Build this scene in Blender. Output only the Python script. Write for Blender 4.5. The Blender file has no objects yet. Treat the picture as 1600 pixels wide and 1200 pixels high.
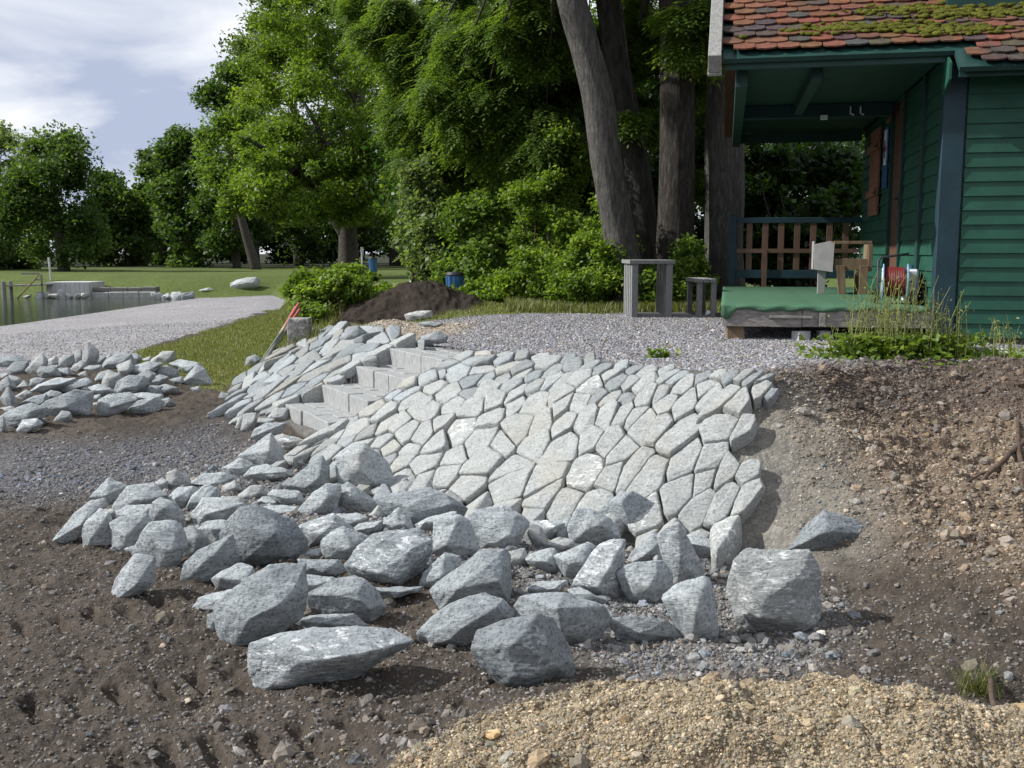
import bpy, bmesh, math, random
import numpy as np
from mathutils import Vector, Matrix
PI = math.pi
# ------------------------------------------------------------------ camera, sky, sun, exposure
EYE = 1.7; PITCH = math.radians(7.3); F = 1600.0
sc = bpy.context.scene
cd = bpy.data.cameras.new('camera'); cam = bpy.data.objects.new('camera', cd)
sc.collection.objects.link(cam); sc.camera = cam
cam.location = (0, 0, EYE); cam.rotation_euler = (PI/2 - PITCH, 0, 0)
cd.sensor_width = 36.0; cd.lens = 36.0*F/1600.0; cd.clip_end = 3000; cd.clip_start = 0.05
SUN_EL = math.radians(38); SUN_AZ = math.radians(1)       # sun low on the left, a little behind the scene
sdir = Vector((-math.cos(SUN_EL)*math.cos(SUN_AZ), math.cos(SUN_EL)*math.sin(SUN_AZ), math.sin(SUN_EL)))
w = bpy.data.worlds.new('World'); sc.world = w; w.use_nodes = True
nt = w.node_tree; nt.nodes.clear()
def N(t, typ, **k):
    n = t.nodes.new(typ)
    for a, b in k.items():
        if a in n.inputs.keys(): n.inputs[a].default_value = b
        else: setattr(n, a, b)
    return n
out = N(nt, 'ShaderNodeOutputWorld'); bg = N(nt, 'ShaderNodeBackground', Strength=0.072)
sky = N(nt, 'ShaderNodeTexSky', sky_type='NISHITA', sun_disc=False)
sky.sun_elevation = SUN_EL; sky.sun_rotation = math.atan2(sdir.x, sdir.y)
sky.air_density = 1.0; sky.dust_density = 1.0; sky.altitude = 400
tc = N(nt, 'ShaderNodeTexCoord'); sep = N(nt, 'ShaderNodeSeparateXYZ')
nt.links.new(tc.outputs['Generated'], sep.inputs[0])
# clouds: direction projected on a high flat layer
mx = N(nt, 'ShaderNodeMath', operation='MAXIMUM'); mx.inputs[1].default_value = 0.04
ad = N(nt, 'ShaderNodeMath', operation='ADD'); ad.inputs[1].default_value = 0.28
nt.links.new(sep.outputs['Z'], mx.inputs[0]); nt.links.new(mx.outputs[0], ad.inputs[0])
dx = N(nt, 'ShaderNodeMath', operation='DIVIDE'); dy = N(nt, 'ShaderNodeMath', operation='DIVIDE')
nt.links.new(sep.outputs['X'], dx.inputs[0]); nt.links.new(ad.outputs[0], dx.inputs[1])
nt.links.new(sep.outputs['Y'], dy.inputs[0]); nt.links.new(ad.outputs[0], dy.inputs[1])
cb = N(nt, 'ShaderNodeCombineXYZ'); nt.links.new(dx.outputs[0], cb.inputs[0]); nt.links.new(dy.outputs[0], cb.inputs[1])
n1 = N(nt, 'ShaderNodeTexNoise', Scale=1.15, Detail=7.0, Roughness=0.52); n1.inputs['Distortion'].default_value = 0.25
nt.links.new(cb.outputs[0], n1.inputs['Vector'])
r1 = N(nt, 'ShaderNodeValToRGB'); e = r1.color_ramp.elements
e[0].position = 0.22; e[0].color = (0.85, 0.85, 0.85, 1); e[1].position = 0.38; e[1].color = (1, 1, 1, 1)
nt.links.new(n1.outputs['Fac'], r1.inputs[0])
n2 = N(nt, 'ShaderNodeTexNoise', Scale=1.9, Detail=5.0, Roughness=0.5); n2.inputs['Distortion'].default_value = 0.4
mp = N(nt, 'ShaderNodeMapping'); mp.inputs['Location'].default_value = (3.1, 7.7, 0)
nt.links.new(cb.outputs[0], mp.inputs[0]); nt.links.new(mp.outputs[0], n2.inputs['Vector'])
r2 = N(nt, 'ShaderNodeValToRGB'); e = r2.color_ramp.elements
e[0].position = 0.40; e[0].color = (5.6, 6.4, 8.4, 1); e[1].position = 0.62; e[1].color = (12.0, 12.3, 12.8, 1)
nt.links.new(n2.outputs['Fac'], r2.inputs[0])
mix = N(nt, 'ShaderNodeMix', data_type='RGBA')
nt.links.new(r1.outputs[0], mix.inputs['Factor']); nt.links.new(sky.outputs[0], mix.inputs['A']); nt.links.new(r2.outputs[0], mix.inputs['B'])
nt.links.new(mix.outputs['Result'], bg.inputs['Color']); nt.links.new(bg.outputs[0], out.inputs[0])
sd = bpy.data.lights.new('sun', 'SUN'); sd.energy = 5.0; sd.angle = math.radians(1.0); sd.color = (1.0, 0.985, 0.955)
so = bpy.data.objects.new('sun', sd); sc.collection.objects.link(so)
so.rotation_euler = sdir.to_track_quat('Z', 'Y').to_euler()
sc.view_settings.view_transform = 'Standard'; sc.view_settings.look = 'None'
sc.view_settings.exposure = 0.26; sc.view_settings.gamma = 1.0
try:
    sc.cycles.max_bounces = 6; sc.cycles.transparent_max_bounces = 4
except Exception: pass

# ------------------------------------------------------------------ numeric helpers
def ray(px, py):
    """directions (unit along the forward axis) of the sight lines through photograph pixels"""
    px = np.asarray(px, float); py = np.asarray(py, float)
    a = (px - 800)/F; b = (600 - py)/F
    c, s = math.cos(PITCH), math.sin(PITCH)
    return np.stack([a, c + b*s, -s + b*c], -1)
def at_z(px, py, z):
    d = ray(px, py); t = (z - EYE)/d[..., 2]
    return np.stack([d[..., 0]*t, d[..., 1]*t, np.zeros_like(t) + z], -1)
def at_y(px, py, y):
    d = ray(px, py); t = y/d[..., 1]
    return np.stack([d[..., 0]*t, d[..., 1]*t, EYE + d[..., 2]*t], -1)
def _hash(*c, seed=0):
    h = np.full(c[0].shape, (seed*2654435761 + 12345) & 0xffffffff, np.uint64)
    for k, v in zip((73856093, 19349663, 83492791), c):
        h = h ^ ((v.astype(np.int64) & 0xffffffff).astype(np.uint64)*np.uint64(k))
        h = (h ^ (h >> np.uint64(13)))*np.uint64(0x5bd1e995) & np.uint64(0xffffffff)
    h = h ^ (h >> np.uint64(15))
    return (h & np.uint64(0xffffff)).astype(float)/0xffffff
def noise2(x, y, seed=0):
    xi = np.floor(x); yi = np.floor(y); fx = x - xi; fy = y - yi
    fx = fx*fx*(3 - 2*fx); fy = fy*fy*(3 - 2*fy)
    g = lambda i, j: _hash(xi + i, yi + j, seed=seed)
    return (g(0,0)*(1-fx)+g(1,0)*fx)*(1-fy) + (g(0,1)*(1-fx)+g(1,1)*fx)*fy - .5
def noise3(p, seed=0):
    pi = np.floor(p); f = p - pi; f = f*f*(3 - 2*f)
    r = 0
    for i in (0, 1):
        for j in (0, 1):
            for k in (0, 1):
                wgt = (f[:,0] if i else 1-f[:,0])*(f[:,1] if j else 1-f[:,1])*(f[:,2] if k else 1-f[:,2])
                r = r + wgt*_hash(pi[:,0]+i, pi[:,1]+j, pi[:,2]+k, seed=seed)
    return r - .5
def fbm2(x, y, octv=4, seed=0, lac=2.1, g=.5):
    r = 0; a = 1
    for o in range(octv):
        r = r + a*noise2(x, y, seed + o*17); x = x*lac + 3.7; y = y*lac + 9.1; a *= g
    return r
def S(x, a, b):
    t = np.clip((np.asarray(x, float) - a)/(b - a), 0, 1); return t*t*(3 - 2*t)
def poly_dist(x, y, P, closed=True, want_z=False):
    P = np.asarray(P, float); n = len(P); best = np.full(x.shape, 1e9); bz = np.zeros(x.shape)
    for i in range(n if closed else n-1):
        a = P[i]; b = P[(i+1) % n]; dx_, dy_ = b[0]-a[0], b[1]-a[1]
        t = np.clip(((x-a[0])*dx_ + (y-a[1])*dy_)/(dx_*dx_ + dy_*dy_ + 1e-12), 0, 1)
        d = np.hypot(x - a[0] - t*dx_, y - a[1] - t*dy_)
        m = d < best; best = np.where(m, d, best)
        if want_z: bz = np.where(m, a[2] + t*(b[2]-a[2]), bz)
    return (best, bz) if want_z else best
def inside(x, y, P):
    P = np.asarray(P, float); n = len(P); c = np.zeros(x.shape, bool)
    for i in range(n):
        x1, y1 = P[i][:2]; x2, y2 = P[(i+1) % n][:2]
        if y1 == y2: continue
        c ^= ((y1 > y) != (y2 > y)) & (x < (x2-x1)*(y-y1)/(y2-y1) + x1)
    return c
def sdist(x, y, P):
    d = poly_dist(x, y, P); return np.where(inside(x, y, P), d, -d)

# ------------------------------------------------------------------ terrain height
TE = [(1900,570,.93),(1600,566,.90),(1450,566,.88),(1300,584,.87),(1195,592,.87),(1050,579,.86),(900,563,.84),(800,555,.82),(720,549,.79),
      (640,543,.76),(600,526,.74),(560,514,.72),(538,510,.70)]
BE = [(1950,1010,.16),(1600,985,.12),(1450,965,.05),(1300,905,.02),(1180,862,.02),(1000,850,.02),(850,830,.02),(700,790,.02),(600,757,.02),(520,722,.03),
      (455,668,.05),(400,660,.06),(362,652,.08),(352,625,.12),(362,602,.17)]
T_ = [at_z(*p) for p in TE]; B_ = [at_z(*p) for p in BE]
T_ = [np.array([7.5, 6.4, .93]), *T_][0:] ; B_ = [np.array([7.5, 3.2, .2]), *B_]
T_ += [np.array(p, float) for p in ((-2.75,16,.72),(-3.5,20,.68),(-5.8,29.5,.60),(-7.4,38.5,.55),(-9.6,46.3,.50),(-13.2,46.0,.5),(-60,46.4,.5),(-700,60,.5))]
B_ += [np.array(p, float) for p in ((-3.7,16,.2),(-4.5,20,.15),(-6.6,29,.03),(-8.3,37.5,-.03),(-10.4,44.4,-.1),(-13.8,44.2,-.2),(-60,44.6,-.3),(-700,57,-.3))]
T_ = np.array(T_); B_ = np.array(B_)
TER = list(T_) + [np.array([-700,900,0]), np.array([900,900,0]), np.array([900,6,0])]
SLO = list(T_) + list(B_[::-1])
HEAP = [at_z(px, py, .05)[:2] for px, py in ((480,850),(640,840),(760,870),(900,880))]
PILE = [at_z(px, py, .08)[:2] for px, py in ((40,620),(150,600),(240,600))]
def low_z(x, y):
    z = .12*S(y, 8.5, 12)*S(x, -12, -4) + .10*S(x, -5, -2.5)*S(y, 11, 15)
    z = z - .215*S(-x - .04*np.maximum(28-y,0), 6.5, 14.6)*S(y, 6, 14) - 1.0*S(-x, 14.0, 22)*S(y, 20, 27)
    for c in HEAP: z = z + .055*np.exp(-((x-c[0])**2/.55 + (y-c[1])**2/.5))
    for c in PILE: z = z + .10*np.exp(-((x-c[0])**2/1.1 + (y-c[1])**2/.9))
    z = z + .10*S(x, 1.9, 3.4)*S(y, 2, 4)
    # heap of yellow gravel close to the camera
    z = z + .36*np.exp(-(((x-.8)/1.12)**2 + ((y-2.95)/.55)**2)) + .16*np.exp(-(((x-2.0)/.6)**2 + ((y-2.75)/.5)**2)) - .0
    return z
def ter_z(x, y):
    return .87 - .13*S(-x, -.2, 1.8)*S(y, 8, 11)*(1-S(y, 14, 30)) - .20*S(y, 14, 40)
ST_Z = (.24, .405, .57, .735)
def height(x, y):
    x = np.asarray(x, float); y = np.asarray(y, float)
    dT, zT = poly_dist(x, y, T_, False, True); dB, zB = poly_dist(x, y, B_, False, True)
    it = inside(x, y, TER); isl = inside(x, y, SLO) & ~it
    zt = zT + (ter_z(x, y) - zT)*S(dT, 0, 1.6)
    # dark earth mound beside the bush
    zt = zt + .50*np.exp(-(((x+1.38)/.82)**2 + ((y-15.5)/.75)**2)) + .08*np.exp(-(((x+2.3)/.5)**2 + ((y-15.4)/.6)**2))
    zt = zt + .13*np.exp(-(((x+1.55)/.38)**2 + ((y-12.9)/.32)**2)) + .05*np.exp(-(((x+1.0)/.5)**2 + ((y-12.6)/.3)**2))
    zl = zB + (low_z(x, y) - zB)*S(dB, 0, .9)
    s = dB/(dB + dT + 1e-9)
    bank = S(x - .22*(6.4-y), 1.75, 2.6)
    s = s*(1-bank) + bank*(s**1.5*.75 + .25*s)
    zs = zB + (zT - zB)*s + .05*np.sin(PI*np.clip(s,0,1))*(1-bank)
    return np.where(it, zt, np.where(isl, zs, zl))
def hit(px, py, H=height, off=0.0):
    """first point of the sight line on the ground"""
    d = ray(px, py); shp = d.shape[:-1]; d = d.reshape(-1, 3)
    t = np.geomspace(2.0, 120, 420)
    P = d[:, None, :]*t[None, :, None]
    z = H(P[..., 0], P[..., 1]) + off
    below = (EYE + P[..., 2]) < z
    k = np.where(below.any(1), below.argmax(1), len(t)-1); k = np.maximum(k, 1)
    lo = t[k-1]; hi = t[k]
    for _ in range(14):
        m = (lo+hi)/2; q = d*m[:, None]
        b = (EYE + q[:, 2]) < H(q[:, 0], q[:, 1]) + off
        hi = np.where(b, m, hi); lo = np.where(b, lo, m)
    q = d*hi[:, None]; q[:, 2] += EYE
    return q.reshape(shp + (3,))
def ground(x, y): return float(height(np.array([x], float), np.array([y], float))[0])
# ------------------------------------------------------------------ linking and naming
COL = sc.collection
def setp(o, label=None, cat=None, group=None, kind=None):
    for k, v in (('label', label), ('category', cat), ('group', group), ('kind', kind)):
        if v: o[k] = v
    return o
def empty(name, loc, label, cat, group=None):
    o = bpy.data.objects.new(name, None); COL.objects.link(o); o.location = loc; o.empty_display_size = .1
    o['loc'] = list(map(float, loc)); return setp(o, label, cat, group)
def mesh_np(name, V, Fs, mat, smooth=False):
    """V (n,3); Fs (m,k) array of one face size, or a list of tuples"""
    me = bpy.data.meshes.new(name); V = np.asarray(V, np.float32)
    if isinstance(Fs, np.ndarray):
        m, k = Fs.shape; me.vertices.add(len(V)); me.vertices.foreach_set('co', V.ravel())
        me.loops.add(m*k); me.loops.foreach_set('vertex_index', Fs.astype(np.int32).ravel())
        me.polygons.add(m); me.polygons.foreach_set('loop_start', np.arange(0, m*k, k, dtype=np.int32))
        me.update(calc_edges=True)
    else: me.from_pydata([tuple(map(float, v)) for v in V], [], [tuple(int(i) for i in f) for f in Fs]); me.update()
    if smooth: me.polygons.foreach_set('use_smooth', np.ones(len(me.polygons), bool))
    if mat: me.materials.append(mat)
    return me
def obj(name, me, parent=None, loc=(0, 0, 0)):
    o = bpy.data.objects.new(name, me); COL.objects.link(o); o.parent = parent; o.location = loc; return o
def base_of(parent): return np.array(parent['loc']) if parent is not None else np.zeros(3)
class MB:
    """collects simple solids (world coordinates) into one mesh"""
    def __init__(s): s.v = []; s.f = []; s.c = []
    def add(s, V, Fs, col=None):
        k = len(s.v); s.v += [tuple(map(float, p)) for p in V]; s.f += [tuple(i+k for i in f) for f in Fs]
        s.c += [col]*len(Fs); return s
    def box(s, o, X, Y, Z, col=None):
        """corner o and three edge vectors"""
        o, X, Y, Z = map(lambda t: np.array(t, float), (o, X, Y, Z))
        if np.dot(np.cross(X, Y), Z) < 0: X, Y = Y, X
        V = [o, o+X, o+X+Y, o+Y, o+Z, o+X+Z, o+X+Y+Z, o+Y+Z]
        return s.add(V, [(3,2,1,0),(4,5,6,7),(0,1,5,4),(1,2,6,5),(2,3,7,6),(3,0,4,7)], col)
    def prism(s, P, D, col=None):
        """polygon P (3-D points) pushed along D"""
        P = [np.array(p, float) for p in P]; D = np.array(D, float); n = len(P)
        nrm = sum((np.cross(P[i]-P[0], P[(i+1) % n]-P[0]) for i in range(1, n)), np.zeros(3))
        if np.dot(nrm, D) > 0: P = P[::-1]
        return s.add(P + [p+D for p in P], [tuple(range(n)), tuple(range(2*n-1, n-1, -1))] + [((i+1) % n, i, i+n, (i+1) % n + n) for i in range(n)], col)
    def tube(s, pts, rad, n=8, col=None, cap=True):
        pts = [np.array(p, float) for p in pts]; rad = rad if hasattr(rad, '__len__') else [rad]*len(pts)
        V = []; up = None
        for i, p in enumerate(pts):
            t = pts[min(i+1, len(pts)-1)] - pts[max(i-1, 0)]; t = t/(np.linalg.norm(t)+1e-9)
            if up is None: up = np.array([0, 0, 1.]) if abs(t[2]) < .9 else np.array([1., 0, 0])
            a = np.cross(up, t); a /= np.linalg.norm(a)+1e-9; b = np.cross(t, a); up = b
            for k in range(n):
                w_ = 2*PI*k/n; V.append(p + rad[i]*(math.cos(w_)*a + math.sin(w_)*b))
        Fs = []
        for i in range(len(pts)-1):
            for k in range(n): Fs.append((i*n+k, i*n+(k+1) % n, (i+1)*n+(k+1) % n, (i+1)*n+k))
        if cap: Fs += [tuple(range(n-1, -1, -1)), tuple(range((len(pts)-1)*n, len(pts)*n))]
        return s.add(V, Fs, col)
    def build(s, name, mat, parent=None, smooth=False, bevel=0.0, cattr=False):
        b = base_of(parent); me = mesh_np(name, np.array(s.v) - b, s.f, mat, smooth)
        if cattr:
            a = me.color_attributes.new('tint', 'FLOAT_COLOR', 'CORNER'); L = []
            for f, c in zip(s.f, s.c): L += [(*(c or (1, 1, 1)), 1.)]*len(f)
            a.data.foreach_set('color', np.array(L, np.float32).ravel())
        if bevel:
            bm = bmesh.new(); bm.from_mesh(me)
            bmesh.ops.bevel(bm, geom=bm.edges[:], offset=bevel, segments=1, affect='EDGES', clamp_overlap=True)
            bm.to_mesh(me); bm.free()
        return obj(name, me, parent)
# ------------------------------------------------------------------ materials
def newmat(name, rough=.8, spec=.3):
    m = bpy.data.materials.new(name); m.use_nodes = True; t = m.node_tree; b = t.nodes['Principled BSDF']
    b.inputs['Roughness'].default_value = rough; b.inputs['Specular IOR Level'].default_value = spec
    return m, t, b
def L(t, a, b): t.links.new(a, b)
def ramp(t, src, stops):
    r = N(t, 'ShaderNodeValToRGB'); L(t, src, r.inputs[0]); e = r.color_ramp.elements
    while len(e) < len(stops): e.new(.5)
    for el, (p, c) in zip(e, stops): el.position = p; el.color = (*c, 1) if len(c) == 3 else c
    return r.outputs[0]
def mixc(t, f, a, b, mode='MIX'):
    m = N(t, 'ShaderNodeMix', data_type='RGBA', blend_type=mode)
    for k, v in (('Factor', f), ('A', a), ('B', b)):
        if hasattr(v, 'links'): L(t, v, m.inputs[k])
        elif k == 'Factor': m.inputs[k].default_value = v
        else: m.inputs[k].default_value = (*v, 1)
    return m.outputs['Result']
def coords(t, scale=(1, 1, 1), rot=(0, 0, 0)):
    c = N(t, 'ShaderNodeTexCoord'); m = N(t, 'ShaderNodeMapping'); m.inputs['Scale'].default_value = scale; m.inputs['Rotation'].default_value = rot
    L(t, c.outputs['Object'], m.inputs[0]); return m.outputs[0]
def noise(t, vec, scale, detail=5, rough=.55, dist=0):
    n = N(t, 'ShaderNodeTexNoise', Scale=scale, Detail=detail, Roughness=rough, Distortion=dist); L(t, vec, n.inputs['Vector']); return n.outputs['Fac']
def bump(t, b, h, strength, dist):
    n = N(t, 'ShaderNodeBump'); n.inputs['Strength'].default_value = strength; n.inputs['Distance'].default_value = dist
    L(t, h, n.inputs['Height']); L(t, n.outputs[0], b.inputs['Normal']); return n
def simple(name, c, rough=.8, var=.25, scale=12, bmp=.3, stretch=(1, 1, 1), bd=.01, spec=.3):
    m, t, b = newmat(name, rough, spec); v = coords(t, stretch); n = noise(t, v, scale, 6)
    lo = tuple(x*(1-var) for x in c); hi = tuple(min(1, x*(1+var)) for x in c)
    L(t, ramp(t, n, [(.3, lo), (.7, hi)]), b.inputs['Base Color'])
    if bmp: bump(t, b, noise(t, v, scale*3, 5), bmp, bd)
    return m
def rock_mat(name, c0, c1, white, wthr, warm=0.15):
    m, t, b = newmat(name, .88, .25); v = coords(t)
    oi = N(t, 'ShaderNodeNewGeometry'); add = N(t, 'ShaderNodeVectorMath', operation='ADD')
    sc_ = N(t, 'ShaderNodeVectorMath', operation='SCALE'); sc_.inputs[0].default_value = (37, 91, 53); L(t, oi.outputs['Random Per Island'], sc_.inputs['Scale'])
    L(t, v, add.inputs[0]); L(t, sc_.outputs[0], add.inputs[1]); v = add.outputs[0]
    st = N(t, 'ShaderNodeMapping'); st.inputs['Scale'].default_value = (1, 1.6, 3.2); st.inputs['Rotation'].default_value = (.6, .4, .3); L(t, v, st.inputs[0])
    col = ramp(t, noise(t, st.outputs[0], 7, 8, .65, .6), [(.28, c0), (.72, c1)])
    col = mixc(t, ramp(t, noise(t, v, 60, 4, .6), [(.38, (1, 1, 1)), (.5, (0, 0, 0))]), col, tuple(x*.80 for x in c0))
    col = mixc(t, ramp(t, noise(t, v, 2.3, 5, .6), [(.52, (0, 0, 0)), (.75, (warm*3,)*3)]), col, (.36, .33, .27))
    wm = ramp(t, noise(t, st.outputs[0], 13, 8, .72, .5), [(wthr, (0, 0, 0)), (wthr+.06, (1, 1, 1))])
    col = mixc(t, wm, col, white)
    hv = N(t, 'ShaderNodeMapRange'); hv.inputs['To Min'].default_value = .78; hv.inputs['To Max'].default_value = 1.18; L(t, oi.outputs['Random Per Island'], hv.inputs[0])
    fr = N(t, 'ShaderNodeMath', operation='FRACT'); ml = N(t, 'ShaderNodeMath', operation='MULTIPLY'); ml.inputs[1].default_value = 7.3; L(t, oi.outputs['Random Per Island'], ml.inputs[0]); L(t, ml.outputs[0], fr.inputs[0])
    col = mixc(t, 1., col, ramp(t, fr.outputs[0], [(0, (.96, 1.0, 1.05)), (.6, (1, 1, 1)), (.88, (1.02, .99, .95)), (1, (1.08, 1.0, .91))]), 'MULTIPLY')
    sv = N(t, 'ShaderNodeVectorMath', operation='SCALE'); L(t, col, sv.inputs[0]); L(t, hv.outputs[0], sv.inputs['Scale'])
    L(t, sv.outputs[0], b.inputs['Base Color'])
    n1_ = noise(t, st.outputs[0], 18, 10, .7, .4)
    nb_ = N(t, 'ShaderNodeMath', operation='MULTIPLY_ADD'); L(t, noise(t, v, 95, 6, .7), nb_.inputs[0]); nb_.inputs[1].default_value = .22; L(t, n1_, nb_.inputs[2]); bump(t, b, nb_.outputs[0], .85, .03)
    return m
M = {}
M['rock'] = rock_mat('grey_stone', (.275, .305, .32), (.47, .505, .52), (.70, .72, .72), .66)
M['rock_dark'] = rock_mat('dark_stone', (.19, .215, .23), (.36, .39, .405), (.60, .62, .63), .68, .05)
M['rock_white'] = rock_mat('mottled_stone', (.28, .31, .325), (.48, .515, .53), (.78, .80, .81), .545, .05)
M['rip'] = rock_mat('pale_stone', (.285, .30, .295), (.42, .44, .435), (.66, .67, .65), .66, .18)
M['rip_white'] = rock_mat('pale_mottled_stone', (.30, .315, .31), (.43, .45, .445), (.70, .72, .71), .55, .08)
# ground: each substance has one base colour (attribute 'base'), pebble grain by world-sized cells
m, t, b = newmat('ground_material', .95, .15); v = coords(t); M['ground'] = m
at = N(t, 'ShaderNodeAttribute'); at.attribute_name = 'base'; ag = N(t, 'ShaderNodeAttribute'); ag.attribute_name = 'grain'
vo = N(t, 'ShaderNodeTexVoronoi', Scale=42.0); L(t, v, vo.inputs['Vector'])
hs = N(t, 'ShaderNodeSeparateColor'); L(t, vo.outputs['Color'], hs.inputs[0])
peb = ramp(t, hs.outputs[0], [(0, (.42, .40, .40)), (.3, (.75, .73, .74)), (.65, (1.05, 1.03, 1.04)), (.9, (1.5, 1.45, 1.38)), (1, (1.95, 1.95, 1.95))])
soil = ramp(t, noise(t, v, 9, 10, .7), [(.3, (.5, .5, .5)), (.5, (.95, .95, .95)), (.72, (1.4, 1.38, 1.35))])
fine = ramp(t, noise(t, v, 90, 4, .6), [(.35, (.7, .7, .7)), (.65, (1.3, 1.3, 1.3))])
sf = mixc(t, 1.0, soil, fine, 'MULTIPLY')
gm = mixc(t, ag.outputs['Fac'], sf, peb)
L(t, mixc(t, 1.0, at.outputs['Color'], gm, 'MULTIPLY'), b.inputs['Base Color'])
hh = N(t, 'ShaderNodeMath', operation='MULTIPLY'); L(t, vo.outputs['Distance'], hh.inputs[0]); L(t, ag.outputs['Fac'], hh.inputs[1])
h2 = N(t, 'ShaderNodeMath', operation='MULTIPLY_ADD'); L(t, hh.outputs[0], h2.inputs[0]); h2.inputs[1].default_value = -1.4
L(t, noise(t, v, 45, 8, .7), h2.inputs[2]); bump(t, b, h2.outputs[0], .8, .02)
m, t, b = newmat('pebble_material', .9, .2); a = N(t, 'ShaderNodeAttribute', attribute_type='INSTANCER'); a.attribute_name = 'pcol'
v = coords(t); L(t, mixc(t, 1.0, a.outputs['Color'], ramp(t, noise(t, v, 3, 4), [(.3, (.75,)*3), (.7, (1.2,)*3)]), 'MULTIPLY'), b.inputs['Base Color']); M['pebble'] = m
m, t, b = newmat('water_material', .06, .5); b.inputs['Base Color'].default_value = (.035, .045, .03, 1); b.inputs['IOR'].default_value = 1.33
v = coords(t, (1, 3.2, 1)); bump(t, b, noise(t, v, 2.2, 4, .55), .22, .05); M['water'] = m
def leaf_mat(name, c0, c1, hi, trans=.5):
    m = bpy.data.materials.new(name); m.use_nodes = True; t = m.node_tree; t.nodes.clear(); o = N(t, 'ShaderNodeOutputMaterial')
    a = N(t, 'ShaderNodeAttribute'); a.attribute_name = 'tone'; oi = N(t, 'ShaderNodeObjectInfo')
    c = ramp(t, a.outputs['Fac'], [(0, c0), (.6, c1), (1, hi)])
    hv = N(t, 'ShaderNodeMapRange'); hv.inputs['To Min'].default_value = .82; hv.inputs['To Max'].default_value = 1.15; L(t, oi.outputs['Random'], hv.inputs[0])
    sv = N(t, 'ShaderNodeVectorMath', operation='SCALE'); L(t, c, sv.inputs[0]); L(t, hv.outputs[0], sv.inputs['Scale']); c = sv.outputs[0]
    p = N(t, 'ShaderNodeBsdfPrincipled', Roughness=.5); p.inputs['Specular IOR Level'].default_value = .35; L(t, c, p.inputs['Base Color'])
    tr = N(t, 'ShaderNodeBsdfTranslucent'); L(t, mixc(t, 1., c, (1.5, 1.5, .6), 'MULTIPLY'), tr.inputs[0])
    mx_ = N(t, 'ShaderNodeMixShader'); mx_.inputs[0].default_value = trans
    L(t, p.outputs[0], mx_.inputs[1]); L(t, tr.outputs[0], mx_.inputs[2]); L(t, mx_.outputs[0], o.inputs[0]); return m
M['leaf_far'] = leaf_mat('leaves_far', (.030,.062,.016), (.075,.13,.03), (.14,.20,.05))
M['leaf_willow'] = leaf_mat('leaves_willow', (.085,.12,.05), (.16,.225,.085), (.25,.32,.14))
M['leaf_lime'] = leaf_mat('leaves_lime', (.06,.11,.016), (.14,.22,.028), (.26,.34,.055))
M['leaf_ash'] = leaf_mat('leaves_ash', (.07,.125,.022), (.15,.235,.045), (.25,.34,.09))
M['leaf_hedge'] = leaf_mat('leaves_hedge', (.07,.125,.018), (.165,.25,.036), (.29,.37,.08))
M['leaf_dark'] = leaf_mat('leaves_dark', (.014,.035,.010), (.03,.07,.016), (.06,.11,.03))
M['grass'] = leaf_mat('grass_blades', (.08, .10, .028), (.155, .17, .05), (.26, .265, .10), .3)
M['bark'] = None
m, t, b = newmat('bark', .95, .1); v = coords(t, (1, 1, .22)); M['bark'] = m
L(t, ramp(t, noise(t, v, 22, 8, .7, .3), [(.3, (.045, .041, .037)), (.55, (.115, .108, .098)), (.75, (.22, .212, .197))]), b.inputs['Base Color']); bump(t, b, noise(t, v, 26, 8, .7, .4), 1., .05)
M['bark_mid'] = None
M['bark_far'] = simple('bark_far', (.055, .048, .04), .95, .4, 8, 0); M['bark_dark'] = simple('bark_dark', (.035, .032, .028), .95, .6, 14, .8, (1, 1, .25), .04)
M['grey_wood'] = simple('weathered_wood', (.20, .20, .195), .9, .3, 14, .5, (8, 8, 1), .008)
M['grey_plank'] = simple('weathered_plank', (.22, .20, .185), .9, .4, 8, .6, (1, 6, 6), .01)
M['verge'] = simple('verge_board_wood', (.24, .235, .22), .9, .3, 10, .5, (4, 1, 4), .01)
def paint(name, c, chip=(.3, .28, .24), thr=.74):
    m, t, b = newmat(name, .55, .35); v = coords(t)
    col = ramp(t, noise(t, v, 3.5, 8, .65), [(.3, tuple(x*.7 for x in c)), (.7, tuple(x*1.22 for x in c))])
    col = mixc(t, ramp(t, noise(t, v, 34, 6, .7), [(thr-.02, (0, 0, 0)), (thr+.03, (1, 1, 1))]), col, chip)
    L(t, col, b.inputs['Base Color']); bump(t, b, noise(t, v, 25, 6, .65), .3, .006); return m
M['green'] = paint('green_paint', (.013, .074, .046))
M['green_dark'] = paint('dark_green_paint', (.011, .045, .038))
M['green_blue'] = paint('blue_green_paint', (.013, .038, .050))
M['brown_paint'] = paint('brown_paint', (.11, .055, .035)); M['rail_brown'] = paint('rail_brown', (.12, .068, .045))
M['rust'] = simple('shutter_wood', (.24, .11, .07), .7, .25, 10, .3)
M['carpet'] = simple('green_carpet', (.075, .155, .095), 1., .2, 60, .6, (1, 1, 1), .01, .05)
M['oldwood'] = simple('raw_timber', (.19, .135, .085), .85, .35, 9, .4, (1, 1, .3))
M['panel'] = simple('pale_panel', (.30, .29, .285), .8, .12, 10, .2)
M['iron'] = simple('black_iron', (.03, .03, .032), .5, .3, 20, .1)
M['white_plastic'] = simple('white_plastic', (.72, .76, .8), .4, .08, 8, 0)
M['blue_plastic'] = simple('blue_plastic', (.03, .10, .24), .35, .2, 7, .1, spec=.5)
M['blue_light'] = simple('pale_blue_plastic', (.25, .42, .60), .4, .15, 10, 0)
M['hose'] = simple('red_hose', (.15, .022, .02), .5, .3, 20, .1)
M['concrete'] = simple('concrete', (.36, .36, .34), .9, .18, 6, .4)
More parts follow.
